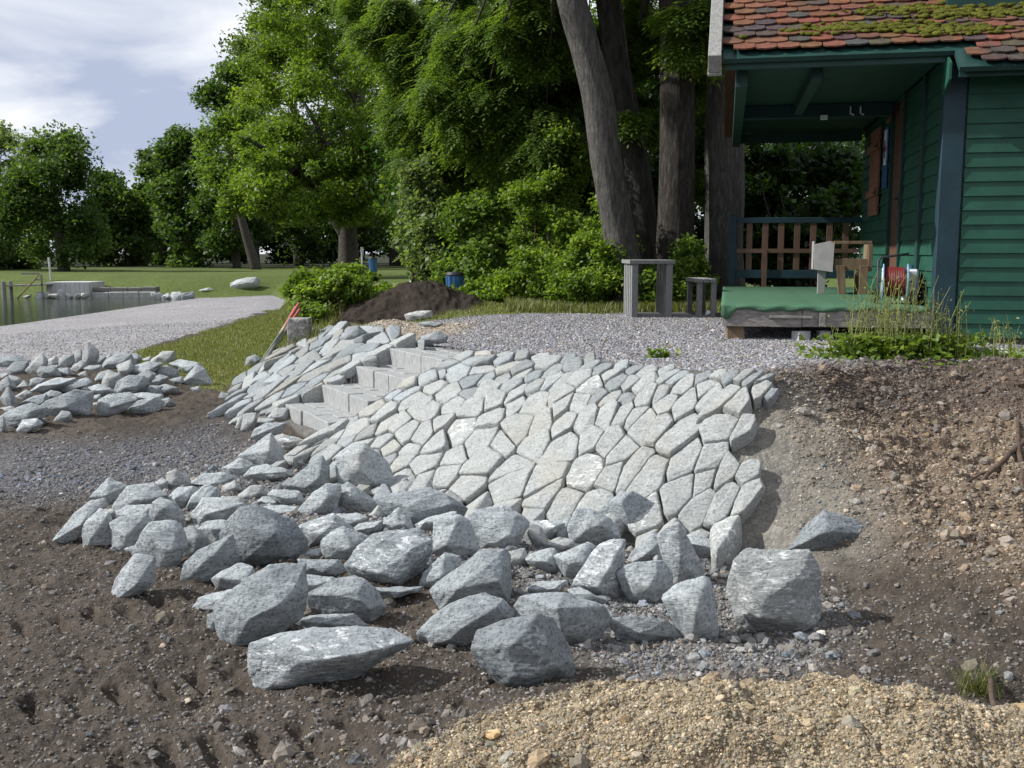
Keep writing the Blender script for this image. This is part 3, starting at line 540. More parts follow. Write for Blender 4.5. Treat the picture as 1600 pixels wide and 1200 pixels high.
rocks('''
E|0,885 150,850 300,815 500,805 680,825 770,870 740,905 610,985 500,1060 340,1110 230,1130 90,1105 40,1130 -20,1010|220,985,.25 400,960,.32 590,930,.28 300,880,.2|w|long flat grey boulder with white streaks, lying out in front on the mud
X|339,946 372,917 420,887 472,887 475,926 464,979 446,994 385,1009 363,1016 346,983|389,968,.3 437,944,.3 455,925,.2 395,925,.1||big blocky grey boulder leaning just behind the long flat one
E|275,630 400,560 510,540 560,560 610,600 660,690 585,790 500,740 310,735|520,640,.3 400,600,.12 590,700,.3||broad grey boulder with a flat top, behind the white streaked long one
E|220,760 330,735 500,735 560,790 545,805 330,815 270,835 225,800|330,780,.2||low grey slab squeezed behind the long flat boulder
E|240,450 300,455 420,455 470,490 470,540 320,545 250,520||d|low dark slab between the round dark boulder and the flat-topped one
E|245,530 330,545 410,545 380,580 300,600 285,640 250,620
E|480,470 540,390 620,325 700,310 830,305 905,350 900,430 850,540 770,600 740,595 600,550 505,530|800,400,.28 750,550,.3 560,480,.15 640,520,.3|w|large squarish boulder with pale mottled face amid the heap
E|600,595 760,600 860,590 850,610 700,650 650,665 620,640||d|thin dark slab under the pale mottled squarish boulder
E|340,370 400,310 450,292 570,340 500,430 490,480 440,460 375,430|490,390,.3 450,330,.1
E|225,270 330,240 400,210 500,290 440,320 350,370 250,405 245,320|340,320,.3 400,260,.2|w
E|225,430 280,400 350,390 365,440 240,455
X|350,835 358,817 379,797 401,793 427,800 457,817 474,841 472,870 455,885 410,888 375,880 352,862|376,822,.2 392,868,.28 430,835,.3 452,870,.2|d|large rounded dark blue grey boulder, biggest of the heap's rear half
E|225,200 300,110 360,65 420,75 430,120 410,190 330,240 230,240|370,150,.28
E|430,140 460,75 490,55 560,100 630,150 600,210 570,225 440,205|495,120,.3 480,70,.1
B|660,770 670,660 740,610 820,590 950,690 1005,830 970,885 840,860 800,840 690,830|805,720,.34 800,640,.2 700,700,.1 870,800,.28||tall pointed grey boulder standing against the laid stone slope
B|370,810 460,740 560,665 600,720 600,810 540,870 470,890 400,850|555,780,.3 480,830,.25|d|sharp-edged greenish dark rock beside the tall pointed boulder
E|595,220 640,170 660,200 665,240 600,250
E|640,150 700,120 830,100 900,80 970,100 1080,180 1060,220 980,215 900,240 830,300 770,290 700,200|850,180,.18 980,150,.15||wide low brownish grey slab at the foot of the pitched slope
E|640,310 650,270 740,190 790,240 820,300 740,310 680,320|750,260,.3
E|500,300 540,265 650,250 640,300 580,330
E|430,215 530,210 575,230 560,275 510,290 450,240
E|840,260 880,240 1000,210 1040,210 950,250 930,320 850,310||w
E|915,400 940,250 1050,225 1100,250 1160,400 1100,470 1060,470 960,410|990,370,.3 1040,260,.12
F|98,250 150,195 290,180 380,230 410,260 340,390 290,415 160,405|200,370,.2 310,350,.3 330,230,.1||thick flat-topped rock poised on top of the heap below the slope
E|860,580 880,520 980,425 1050,450 1065,480 970,580 900,620|960,540,.3
E|905,625 960,570 1110,480 1160,410 1280,405 1310,440 1315,560 1300,680 1240,660 1130,630 960,720 930,690|1265,560,.3 1200,480,.25 1050,600,.25||wedge-shaped boulder sloping down to the mud, behind the light broad one
E|865,820 920,760 1010,680 1110,640 1180,635 1270,665 1333,740 1333,780 1180,830 1140,900 975,930 880,860|1080,800,.3 970,900,.2 1250,700,.2||broad light grey boulder with a slanting front, left of the dark angular one
F|145,900 180,830 330,770 460,735 530,780 600,900 635,980 630,1060 560,1090 400,1130 280,1090 180,1010|330,905,.3 430,800,.15 360,1080,.3 560,1000,.25|d|dark angular boulder with a pale left face, nearest to the yellow gravel
F|345,740 400,650 480,640 600,625 700,650 800,700 840,780 740,870 620,925 590,880 530,780 460,735|570,700,.3 600,840,.3||grey boulder leaning behind the dark angular one
F|425,600 470,570 600,560 610,625 480,640 440,640
F|845,760 960,740 1040,760 1170,770 1215,860 1060,870 930,890 870,810|1000,830,.2||flat slab strewn with gravel, between the heap and the upright rock
X|1034,930 1060,920 1100,904 1108,908 1112,946 1125,1010 1079,1008 1058,975|1088,955,.3 1070,930,.15||upright narrow rock with gravel on its top, left of the white-faced boulder
G|230,540 250,430 300,400 400,410 440,395 500,395 530,450 540,540 565,670 520,700 400,700 290,690 245,620|400,500,.18 330,585,.3 340,630,.3 490,470,.2 500,650,.25|W|big square boulder with a white left face, standing alone at the right
G|450,385 520,290 580,245 700,285 775,330 775,365 640,370 560,380|580,310,.3|d|dark triangular rock half buried in the dug bank
F|1110,350 1150,290 1200,275 1230,330 1320,500 1300,550 1190,575 1160,500 1130,430|1210,450,.22||narrow plank-like rock leaning at the right end of the heap
F|885,510 940,480 1120,460 1160,520 1160,580 1080,670 1010,695 950,650 910,600|1040,600,.3||smooth squarish grey rock below the leaning plank-like one
F|935,470 970,410 1060,320 1110,340 1125,460 940,480|1060,400,.25
F|660,570 720,480 790,380 860,345 920,350 915,430 880,490 905,610 870,665 780,620 700,600|850,480,.28 780,590,.3|w|leaning oblong rock with a whitish top edge, near the heap's right end
F|570,430 640,400 720,370 770,400 730,470 660,560 620,530
F|640,280 680,190 750,195 840,240 890,300 905,345 860,345 790,380 760,400 650,360|780,260,.28 700,300,.15
F|525,370 580,340 640,350 650,390 570,420
F|800,210 860,140 920,105 960,100 1080,170 1190,265 1150,320 1000,300 880,290|960,290,.2 900,150,.15||broad sloping slab resting on the lowest pitched stones
F|410,440 480,405 550,400 600,500 560,520 450,490
F|400,310 420,265 480,290 520,370 510,400 440,400
F|310,420 390,400 405,440 370,490 320,480
F|440,260 520,250 600,265 560,330 530,360 500,330||w
F|640,610 690,600 820,670 790,690 660,650
G|50,340 90,330 200,370 190,400 110,420 80,390
F|575,330 620,285 640,300 640,350
A|290,650 330,600 400,550 430,490 500,440 570,430 580,460 510,520 470,590 420,640 310,680|450,560,.2||long narrow slab tipped down at the heap's left edge
A|470,610 490,530 545,495 600,510 630,600 625,700 580,725 480,715|560,560,.25 500,640,.15
A|615,570 670,535 800,520 820,555 750,650 720,720 660,740 635,720|680,640,.3
A|510,410 600,320 690,360 620,470 580,470 560,420|590,400,.28
A|625,465 710,355 840,345 920,400 900,430 830,460 700,460 640,500|760,440,.3 720,380,.1
A|640,505 700,465 830,460 835,520 740,530 655,545
A|830,520 855,450 890,430 950,450 1000,490 1015,560 1000,590 930,560 840,550|900,470,.2
A|765,640 790,580 840,555 950,555 990,570 1020,680 990,770 930,830 860,840 850,690 760,670|935,690,.3 860,650,.15||rounded blocky rock behind the kicked-out oblong one at the left
A|610,960 640,860 730,740 855,745 855,880 780,930 740,960 650,1005 605,1000|750,900,.28||oblong rock lying apart on the mud at the left front of the heap
A|710,700 760,680 850,690 855,740 740,750
A|1005,870 1030,770 1100,710 1190,680 1270,630 1280,700 1300,770 1180,830 1130,900 1060,930 1010,910|1120,800,.22|d|leaning dark slab in front of the large rounded boulder
A|1160,870 1230,820 1320,785 1390,800 1412,850 1330,890 1270,930 1200,935
A|1075,1020 1120,960 1270,930 1290,960 1200,1010 1190,1060
A|1150,1070 1200,1060 1210,1170 1150,1170||d
A|1005,610 1060,590 1130,640 1140,690 1060,700 1010,760||d
A|1100,590 1150,555 1230,540 1260,560 1240,620 1180,690 1140,640
A|1060,500 1100,430 1200,415 1330,450 1350,480 1290,490 1250,530 1180,530 1090,580
A|1025,490 1060,410 1130,355 1190,370 1200,410 1100,430 1050,500
A|920,430 980,370 1060,360 1090,380 1030,440 1010,490 940,450
A|920,360 930,290 970,275 1030,310 1035,350 1000,370 930,375|960,330,.25
A|1040,340 1130,285 1230,275 1290,300 1240,370 1200,370 1130,340|1190,350,.25
A|840,350 890,315 920,330 910,380 850,370
A|550,490 620,480 640,510 640,540 600,510
B|110,650 270,535 350,680 360,710 240,715 160,690|265,620,.3 240,700,.2||pointed wedge of rock near the lowest stone step
B|0,720 100,660 160,700 150,760 30,770
B|300,545 350,530 450,560 450,610 370,625 320,580||W
B|355,650 430,660 460,690 440,715 370,705
B|140,760 180,715 250,705 390,740 400,760 290,795 180,790
B|95,880 160,830 215,830 230,880 190,920 110,910
B|270,880 300,850 420,850 470,900 440,950 370,940 300,900
B|200,920 230,890 300,890 370,930 280,945 230,940
B|240,950 340,940 420,950 430,1000 380,1015 300,990
B|0,900 80,900 130,960 60,1010 0,1010
B|0,830 60,800 100,850 60,880 0,880
B|990,850 1060,790 1130,850 1100,860 1010,885||d
B|840,870 910,830 920,880 890,905
C|25,1065 60,1030 105,1020 75,1075
C|70,1080 90,1020 120,1010 105,1100
C|110,1090 125,1010 180,1005 190,1030 160,1110
C|170,1060 200,1030 290,1035 270,1060 200,1085
C|175,1130 190,1090 250,1060 345,1060 350,1090 270,1130 210,1165|250,1100,.2||rounded blue grey stone beside the foot of the steps
C|270,1020 310,975 365,975 370,1040 320,1055
''', 'front heap')
rocks('''
D|0,710 20,670 80,660 160,690 130,710 80,700 20,735
D|55,740 90,700 155,700 160,750 120,790 65,770
D|160,740 210,680 240,655 270,690 265,750 210,780
D|280,690 330,665 345,700 320,720 285,710
D|350,690 380,660 425,655 430,700 390,735 350,720
D|430,690 440,640 470,630 490,660 485,700 440,710
D|490,650 505,600 520,595 570,630 565,680 500,740 490,700|520,660,.25||tall upright stone standing highest on the left pile
D|520,700 560,670 610,670 605,715 530,720
D|610,670 650,655 640,700 610,715
D|230,750 250,725 320,730 350,780 310,805 240,790
D|345,740 400,735 430,770 400,795 350,780
D|415,740 470,695 495,700 490,740 440,765
D|500,735 530,720 590,720 590,760 540,770
D|590,750 640,680 700,650 750,660 770,700 700,690 640,740
D|750,660 800,650 830,670 820,700 780,720
D|690,720 760,690 780,740 740,790 700,760
D|835,680 880,665 890,690 850,700
D|890,690 950,645 1010,640 1015,680 960,720 900,720
D|755,770 800,720 870,700 930,710 900,750 830,790
D|810,780 860,745 910,770 900,820 850,830
D|1010,710 1070,690 1150,705 1190,740 1150,780 1060,750
D|1080,810 1110,770 1150,730 1190,750 1240,830 1150,845 1100,840|1130,780,.2||angular stone at the grass end of the left pile
D|910,740 980,720 1040,760 1030,800 960,800 920,780
D|880,810 930,775 980,790 960,830 900,840
D|1000,800 1060,785 1080,810 1040,835
D|540,820 590,760 640,750 640,800 600,830
D|610,800 640,755 700,770 700,830 650,860 610,840
D|680,880 700,820 760,785 830,790 860,830 820,870 760,900 700,895
D|800,870 840,840 940,840 940,880 850,890
D|920,850 970,830 1035,850 1030,885 940,890
D|190,870 240,830 330,800 420,800 400,830 320,870 250,890
D|355,860 420,820 490,795 530,820 460,850 380,890
D|465,860 500,830 530,850 530,900 470,880
D|530,850 580,830 640,850 680,880 600,910 550,880
D|60,780 110,790 145,820 100,850 60,810
D|0,830 40,790 90,850 60,870 0,880
D|95,900 150,865 180,880 160,920 110,920
D|10,910 50,845 100,930 110,970 30,950
D|130,940 200,900 260,890 280,930 200,960
D|260,890 300,865 355,880 350,905 280,930
D|180,800 230,790 260,800 200,860 180,850
D|250,970 320,910 420,880 510,890 505,1000 430,1010 350,1000 290,1030 265,1000|380,960,.25||largest grey block on the near side of the left pile
D|0,970 60,960 100,980 40,1000 0,1000
D|20,1020 100,965 180,950 250,970 260,1010 180,1020 100,1070 40,1090
D|105,1100 140,1040 210,1035 240,1060 200,1095 130,1115||w|small whitish stone lying before the left pile on dark gravel
D|190,1030 260,1020 275,1050 240,1070
D|325,1040 360,990 410,995 415,1040 370,1060||d
D|580,930 640,900 740,890 790,920 700,950 680,1000 610,1020 590,990|650,960,.2
D|680,980 720,950 800,940 900,910 930,940 900,990 800,1005 700,1000|800,970,.2||long flat slab at the near right edge of the left pile
D|780,890 850,880 940,890 950,960 910,920 800,915
D|950,920 990,910 1020,950 980,970 950,960
D|510,940 570,935 570,970 520,960
D|0,770 50,765 50,790 0,800
D|1120,850 1160,840 1190,875 1140,880
D|1285,910 1300,875 1340,885 1345,905 1310,920||d|single small dark rock lying on bare soil left of the pitched slope
D|520,900 580,890 590,930 520,930
D|0,1030 20,1020 40,1100 0,1110
D|290,720 340,715 345,730 300,740
D|460,770 500,750 520,790 480,790
D|95,855 140,810 180,850 140,865
''', 'left pile')
rocks('''
X|384,574 388,560 398,556 407,562 400,573||d|small dark rock at the lower end of the leaning poles
X|637,492 645,488 670,487 672,496 655,500 640,502||W|pale flat stone on the sandy rubble above the pitched slope
X|655,535 662,526 683,520 695,527 692,538 670,540||d|grey angular stone on the gravel just behind the stair top
X|658,505 672,503 690,505 680,512 662,513||d|flat dark slate on the terrace beside the sandy rubble
X|535,527 545,515 558,513 568,520 555,535 542,540||d|dark stone poking out of the mortar at the far top of the slope
X|1170,590 1178,578 1190,580 1196,590 1186,599 1174,597|||small pinkish stone on the soil rim above the slope's right corner
X|361,447 372,439 385,435 398,435 403,440 402,447 385,452 368,453|||smooth rounded boulder at the far end of the beach
X|361,443 370,438 375,441 368,446||W|small white stone against the rounded beach boulder
X|311,454 325,450 331,453 325,456 313,456|||flat stone slab at the far edge of the beach
''', '')
near = []
REC = []
for i, (crop, ol, rd, tone, lab, heap) in enumerate(ROCKS):
    O = cpx(crop, ol)[:, :2]; c2 = O.mean(0); wd = np.ptp(O[:, 0]); ht = np.ptp(O[:, 1])
    k = O[:, 1].argmax(); bot = O[O[:, 1] > O[:, 1].max() - .2*ht]
    g = hit(np.array([bot[:, 0].mean()]), np.array([O[:, 1].max() - 2]))[0]
    fwd = g[1]; size = .5*(wd+ht)*fwd/F; th_ = size*(.62 if wd < 1.6*ht else .5)
    if g[1] > 20: th_ = size*.4
    D0 = g[1] + th_*.42                                 # forward distance of the widest section
    Oo = O; O = c2 + (O - c2)*(1.28 if heap == 'left pile' else (1.34 if wd < 42 else 1.22 if wd < 70 else 1.12))
    P = list(at_y(O[:, 0], O[:, 1], D0 + 0*O[:, 0]))
    rgi = np.random.default_rng(1000+i)
    P = [p*1.0 + np.array([0, rgi.uniform(-.08, .08)*size, 0]) for p in P]
    R = cpx(crop, rd) if rd else None
    if R is None:
        ra, rb = rgi.uniform(-.20, .10, 2)                     # an edge between the upper and the front face
        R = np.array([(c2[0] - rgi.uniform(.18, .32)*wd, c2[1] + ra*ht, rgi.uniform(.25, .4)), (c2[0] + rgi.uniform(.1, .3)*wd, c2[1] + rb*ht, rgi.uniform(.28, .42)), (c2[0] + rgi.uniform(-.25, .25)*wd, c2[1] + rgi.uniform(.22, .36)*ht, rgi.uniform(.25, .38))])
    for px, py, pu in R: P.append(at_y(px, py, D0 - pu*size*1.3))
    for px, py in O:                                        # the hidden back, narrower
        q = c2 + (np.array([px, py]) - c2)*.72; P.append(at_y(q[0], q[1], D0 + th_*.5))
    zb = ground(P[0][0], D0) - .02
    mn = min(p[2] for p in P); xs = [p[0] for p in P]
    if mn > zb and heap:                                    # reaches down to what carries it
        cx = np.mean(xs)
        for sx in (-.28, .28): P.append(np.array([cx + sx*wd*fwd/F, D0 + th_*.25, max(zb, mn - .35*size)]))
    P = np.array(P); ctr = P.mean(0)
    if heap == 'left pile' and not tone and rgi.uniform() < .45: tone = 'd'
    mat = {'': 'rock', 'w': 'rock_white', 'W': 'rip_white', 'd': 'rock_dark'}[tone[:1]]
    big = wd > 75
    me = stone_mesh('rock', P - ctr, 300+i, M[mat], 6 if wd > 110 else (5 if wd > 40 else 4), chips=3, rough=.62)
    o = obj('boulder' if big else 'rock', me); o.location = ctr
    REC.append([o, c2, wd, ht, tone[:1], lab, heap])
# labels: named stones first, the others told apart by how they look and by their named neighbour
LM = [(r[1], n) for r, n in []]
short = {'long flat grey boulder with white': 'the long white-streaked boulder', 'big blocky grey boulder': 'the big blocky boulder', 'large squarish boulder': 'the pale mottled squarish boulder',
    'large rounded dark': 'the large rounded dark boulder', 'tall pointed grey': 'the tall pointed boulder', 'wide low brownish': 'the wide brownish slab', 'thick flat-topped': 'the poised flat-topped rock',
    'wedge-shaped boulder': 'the wedge-shaped boulder', 'leaning oblong rock': 'the oblong rock with whitish edge', 'broad sloping slab': 'the broad sloping slab', 'smooth squarish': 'the smooth squarish rock',
    'rounded blocky rock behind': 'the rounded blocky rock', 'long narrow slab': 'the long tipped slab', 'pointed wedge of rock': 'the pointed wedge by the steps', 'sharp-edged greenish': 'the sharp greenish rock',
    'rounded blue grey stone': 'the rounded stone at the stair foot', 'tall upright stone': 'the tall upright stone', 'angular stone at the grass': 'the angular stone by the grass', 'largest grey block': 'the largest near block',
    'small whitish stone lying': 'the whitish stone on dark gravel', 'long flat slab at the near': 'the long flat slab', 'leaning dark slab': 'the leaning dark slab'}
LM = [(r[1], s) for r in REC for k, s in short.items() if r[5].startswith(k)]
used = set()
for r in REC:
    o, c2, wd, ht, tone, lab, heap = r
    if not lab:
        siz = 'small' if wd < 32 else ('middling' if wd < 60 else 'large')
        tn = {'': ['grey', 'greenish grey', 'ash grey', 'slate grey'][int(c2[0]*7+c2[1]) % 4] if False else 'grey', 'w': 'white-flecked', 'W': 'pale', 'd': 'dark grey'}[tone]
        shp = 'flat' if wd > 1.9*ht else ('long' if wd > 1.45*ht else ('upright' if ht > 1.15*wd else 'blocky'))
        for c_, nm in sorted(LM, key=lambda q: np.hypot(*(q[0]-c2))):
            v_ = c2 - c_; ang = math.degrees(math.atan2(-v_[1], v_[0])) % 360
            dr = ['right of', 'behind-right of', 'behind', 'behind-left of', 'left of', 'front-left of', 'in front of', 'front-right of'][int((ang + 22.5)//45) % 8]
            for ad_ in ('just ', '', 'farther ') if np.hypot(*v_) < 95 else ('', 'well ', 'farther '):
                lab = f'{siz} {shp} {tn} rock {ad_}{dr} {nm}'
                if lab not in used: break
            if lab not in used: break
    used.add(lab); assert True; setp(o, lab, 'rock', {'front heap': 'loose rocks heaped before the stone slope', 'left pile': 'rocks in the pile on the left', '': None}[heap])

# ------------------------------------------------------------------ stone pitching on the slope
seeds = []
def sd_(ox, oy, k, s): seeds.extend((ox + a*k, oy + b*k) for a, b in (tuple(map(float, p.split(','))) for p in s.split()))
sd_(700, 540, .2, '140,95 280,70 450,75 600,65 760,95 960,125 1150,160 60,200 210,130 440,120 700,120 800,150 90,250 280,205 560,205 680,250 830,210 30,380 70,310 200,290 200,370 300,275 450,260 560,320 700,330 900,290 1050,270 1290,240 '
    '50,490 230,430 200,520 400,430 550,460 680,490 900,400 1200,400 150,570 360,570 580,640 930,600 1250,560 100,680 250,770 450,770 700,780 900,830 1300,750 1140,700 60,900 280,950 520,1010 800,1050 1080,1010 1300,1050 1440,1000')
sd_(950, 540, .2, '240,190 500,240 780,225 900,240 60,370 280,310 580,320 860,270 850,380 1090,280 1200,380 240,400 470,460 760,510 1040,500 120,550 280,640 560,690 900,690 120,830 620,930 930,1010 810,890 300,1060 560,1180 740,1080 1130,1010 50,1090')
sd_(700, 740, .3, '150,30 330,80 520,120 700,60 1210,160 1310,200 1440,170 1560,150')
sd_(350, 540, .26667, '1330,60 1150,130 1230,90 1090,160 1010,210 960,290 850,300 900,370 790,370 690,450 600,520 540,580 480,640 1080,300 1200,200 1120,340 1250,250 1290,170 870,430 950,400 1050,460 1140,390 1290,380 780,490 660,540 700,590 620,640 850,520 760,560 920,580 950,470 1180,540 1280,480 1400,440 1380,540 1050,700 960,700 1180,720 1300,770 880,620 1000,540 1100,620 1450,620 1390,700 1430,850')
sd_(350, 380, .26667, '100,800 170,760 250,720 330,680 400,640 460,600 530,560 600,520 690,490 760,500 830,510 70,860 150,820 230,780 310,730 390,700 470,650 560,600 650,560 730,540 850,560 60,930 130,880 210,840 300,800 380,750 440,760 540,770 600,690 660,760 740,640 850,625 500,660 620,620 90,970 170,920 250,880 330,840 420,860 500,860 130,985 200,960 280,930 340,900 240,990 800,670 930,560 1050,570 1150,590 920,520 1000,540 560,720')
seeds = np.array(seeds)
DOM = np.array([(362,602),(400,572),(450,540),(500,516),(538,510),(600,517),(648,532),(700,545),(760,550),(860,552),(920,560),(960,568),(1050,575),(1120,582),(1185,588),(1216,604),(1222,640),(1176,650),(1178,690),(1160,706),
    (1215,740),(1222,775),(1185,790),(1176,830),(1165,870),(1100,880),(1000,868),(850,848),(700,815),(600,790),(520,755),(462,712),(470,690),(505,668),(511,659),(447,631),(446,650),(400,655),(372,650),(352,636)], float)
STW = np.array([(444,636),(506,674),(590,632),(628,607),(705,563),(722,548),(640,533),(600,536),(594,560),(554,570),(542,592),(496,602),(490,622)], float)
def insd(p, P): return inside(p[:, 0], p[:, 1], P)
seeds = seeds[insd(seeds, DOM) & ~(insd(seeds, STW) & (poly_dist(seeds[:, 0], seeds[:, 1], STW) > 3))]
def metric(p):
    """stones lie with their long side up the slope: stretched cells"""
    x, y = p
    e = 2.0 + 2.3*S(640-x, 0, 120) + .9*S(650-y, 0, 70); ang = math.radians(-50 + 14*S(900-x, 0, 300) + 22*S(660-y, 0, 90))
    if x < 560: ang = math.radians(-31)
    ca, sa = math.cos(ang), math.sin(ang); R = np.array([[ca, sa], [-sa, ca]]); return R.T @ np.diag([1/e, e]) @ R
keepi = []
for i, p in enumerate(seeds):
    if all(np.sqrt((p-seeds[j]) @ metric(p) @ (p-seeds[j])) > (10.5 if p[1] < 600 else 20 if p[0] < 1060 or p[1] < 640 else 29)*(.62 if p[0] < 560 else 1) for j in keepi): keepi.append(i)
seeds = seeds[keepi]; rgs = np.random.default_rng(5)
for _ in range(6000):                                          # fill what is left over
    p = np.array([rgs.uniform(350, 1225), rgs.uniform(505, 880)])
    if not insd(p[None], DOM)[0] or (insd(p[None], STW)[0]): continue
    d = seeds - p; Mp = metric(p); q = np.sqrt(np.einsum('ij,jk,ik->i', d, Mp, d)).min()
    need = 15 + 26*S(p[1], 560, 780)*S(p[0], 500, 800) + 12*S(p[0], 1040, 1100)*S(p[1], 600, 660)
    if q > need: seeds = np.vstack([seeds, p])
blk = []
for P_ in (DOM, STW):
    for i in range(len(P_)):
        a_, b_ = P_[i], P_[(i+1) % len(P_)]; n = max(1, int(np.hypot(*(b_-a_))/9)); nv = np.array([b_[1]-a_[1], a_[0]-b_[0]]); nv = nv/(np.hypot(*nv)+1e-9)
        for k in range(n):
            m_ = a_ + (b_-a_)*(k+.5)/n
            for s_i in (1, -1):
                q = m_ + nv*s_i*7
                bad = (not insd(q[None], DOM)[0]) or insd(q[None], STW)[0]
                if bad: blk.append(q)
allp = np.vstack([seeds, blk]); METS = [metric(p) for p in allp]
def clip(P, n, c):
    out_ = []
    for i in range(len(P)):
        a_, b_ = P[i], P[(i+1) % len(P)]; da, db = a_ @ n - c, b_ @ n - c
        if da <= 0: out_.append(a_)
        if da*db < 0: out_.append(a_ + (b_-a_)*da/(da-db))
    return out_
WG = np.concatenate([np.random.default_rng(8).normal(0, 1, len(seeds))*(30 + 110*S(seeds[:, 1], 600, 760)), np.zeros(len(blk))])
cells = []
for i, p in enumerate(seeds):
    P_ = [p + np.array(q)*60. for q in ((-1,-1),(1,-1),(1,1),(-1,1))]; dd = np.hypot(*(allp-p).T)
    for j in np.argsort(dd)[1:40]:
        Mm = .5*(METS[i] + METS[j]); q = allp[j]; n = 2*Mm @ (q-p); c = q @ Mm @ q - p @ Mm @ p + (WG[i] - WG[j])
        P_ = clip(P_, n, c)
        if len(P_) < 3: break
    if len(P_) >= 3: cells.append(np.array(P_))
def surf_n(x, y):
    e = .06; zx = height(x+e, y) - height(x-e, y); zy = height(x, y+e) - height(x, y-e)
    n = np.stack([-zx/(2*e), -zy/(2*e), np.ones_like(zx)], -1); return n/np.linalg.norm(n, axis=-1, keepdims=True)
pit = []
for P_ in cells:
    c_ = P_.mean(0); ar = .5*abs(np.dot(P_[:, 0], np.roll(P_[:, 1], 1)) - np.dot(P_[:, 1], np.roll(P_[:, 0], 1)))
    if ar < 14: continue
    g = hit(P_[:, 0], P_[:, 1], off=.03)
    if np.ptp(g[:, 1]) > 2.2: 
        g = g[np.abs(g[:, 1]-np.median(g[:, 1])) < .8]
        if len(g) < 3: continue
    pit.append((c_, ar, g))
pit.sort(key=lambda q: -q[1])
pO = np.array([-.2, 8.0, 0.]); emb = empty('stone_slope', tuple(pO), 'curved slope of pale split stones set in mortar around the steps', 'stone embankment')
rest_V, rest_F, nv_ = [], [], 0
for i, (c_, ar, g) in enumerate(pit):
    rg = np.random.default_rng(2000+i); ctr = g.mean(0); n = surf_n(ctr[:1], ctr[1:2])[0]; size = math.sqrt(np.linalg.norm(np.cross(g[1:-1]-g[0], g[2:]-g[0]).sum(0))/2 + 1e-4)
    right = S(c_[0], 1080, 1170)*S(c_[1], 570, 600)
    gap = 1 - min(.03, .003/size); h_ = rg.uniform(.025, .05)*min(1, size/.22)*(1 - .3*S(600-c_[0], 0, 60)) + .05*right; tilt = rg.normal(0, .055, 2); t1 = np.cross(n, [0, 0, 1.]); t1 /= np.linalg.norm(t1)+1e-9; t2 = np.cross(n, t1)
    P = []
    jit = rg.uniform(.95, 1.0, len(g))
    for q, jj in zip(g, jit):
        d = (q-ctr)*gap*jj; tz = h_ + tilt[0]*(d @ t1) + tilt[1]*(d @ t2)
        P.append(ctr + d*rg.uniform(.90, .99) + n*tz*rg.uniform(.85, 1.15)); P.append(ctr + d + n*(tz*.45 - .005)); P.append(ctr + d*.93 - n*(.06 + .10*right))
    P = np.array(P); mat = 'rip_white' if rg.uniform() < .07 else 'rip'
    me = stone_mesh('pitched_stone', P - pO, 5000+i, M[mat], 5 if ar > 700 else 4, sharp=170, chips=3, rough=.42 if size > .15 else .34)
    if i < 100: obj('pitched_stone', me, emb)
    else:
        v = np.empty(len(me.vertices)*3, np.float32); me.vertices.foreach_get('co', v); f = np.array([p_.vertices[:] for p_ in me.polygons])
        rest_V.append(v.reshape(-1, 3)); rest_F.append(f + nv_); nv_ += len(me.vertices); bpy.data.meshes.remove(me)
if rest_V:
    o = obj('small_pitched_stones', mesh_np('small_pitched_stones', np.vstack(rest_V), np.vstack(rest_F), M['rip'], True), emb); o['kind'] = 'stuff'
print('pitched stones', len(pit))
# flight of granite steps
def s3(u_, v_, z): p = sO + sw*u_ + sa_*v_; return np.array([p[0], p[1], z])
stair = empty('stone_staircase', tuple(s3(.6, 0, 0)), 'short flight of four split granite steps cutting up through the stone slope', 'steps')
rg = np.random.default_rng(3)
for k, z in enumerate(ST_Z):
    z0 = z - .19; u = -.06
    mb = MB(); lens = [.46, .40, .48] if k % 2 else [.55, .36, .43]
    for ln in lens:
        jv, jz = rg.uniform(-.012, .012, 2); mb.box(s3(u, .36*k + jv, z0 - .05), s3(u+ln-.008, .36*k+jv, z0 - .05) - s3(u, .36*k+jv, z0-.05), s3(u, .36*k+.16+jv, 0) - s3(u, .36*k+jv, 0), (0, 0, .24+jz*.4)); u += ln
    for a_ in range(6):                                        # cobbled tread behind the riser
        for b_ in range(2):
            u0 = -.05 + a_*.22; v0 = .36*k + .168 + b_*.105; jz = rg.uniform(-.006, .004)
            mb.box(s3(u0, v0, z0), s3(u0+.212, v0, z0) - s3(u0, v0, z0), s3(u0, v0+.098, 0) - s3(u0, v0, 0), (0, 0, .188+jz))
    if k == 3:
        for a_ in range(6):
            u0 = -.05 + a_*.22; mb.box(s3(u0, 1.46, z0), s3(u0+.212, 1.46, z0) - s3(u0, 1.46, z0), s3(u0, 1.72, 0) - s3(u0, 1.46, 0), (0, 0, .19))
    mb.build('step', M['step'], stair, bevel=.006)
# cheeks: thick stones flanking the steps
for sgn, u0 in ((0, -.21),):
    for k in range(6):
        rgk = np.random.default_rng(70+k+10*sgn); v0 = -.10 + k*.25; P = []
        for uu_ in (u0, u0 + .20):
            for vv_ in (v0+.01, v0+.24):
                zl = .20 + .46*max(vv_+.02, 0) + (.03 if sgn == 0 else .0); P += [s3(uu_, vv_, zl + rgk.uniform(-.01, .02)), s3(uu_, vv_, zl - .34)]
        P = np.array(P); obj('cheek_stone', stone_mesh('cheek_stone', P - base_of(stair), 800+k+20*sgn, M['rip'], 5, sharp=40, chips=1, rough=.35), stair)
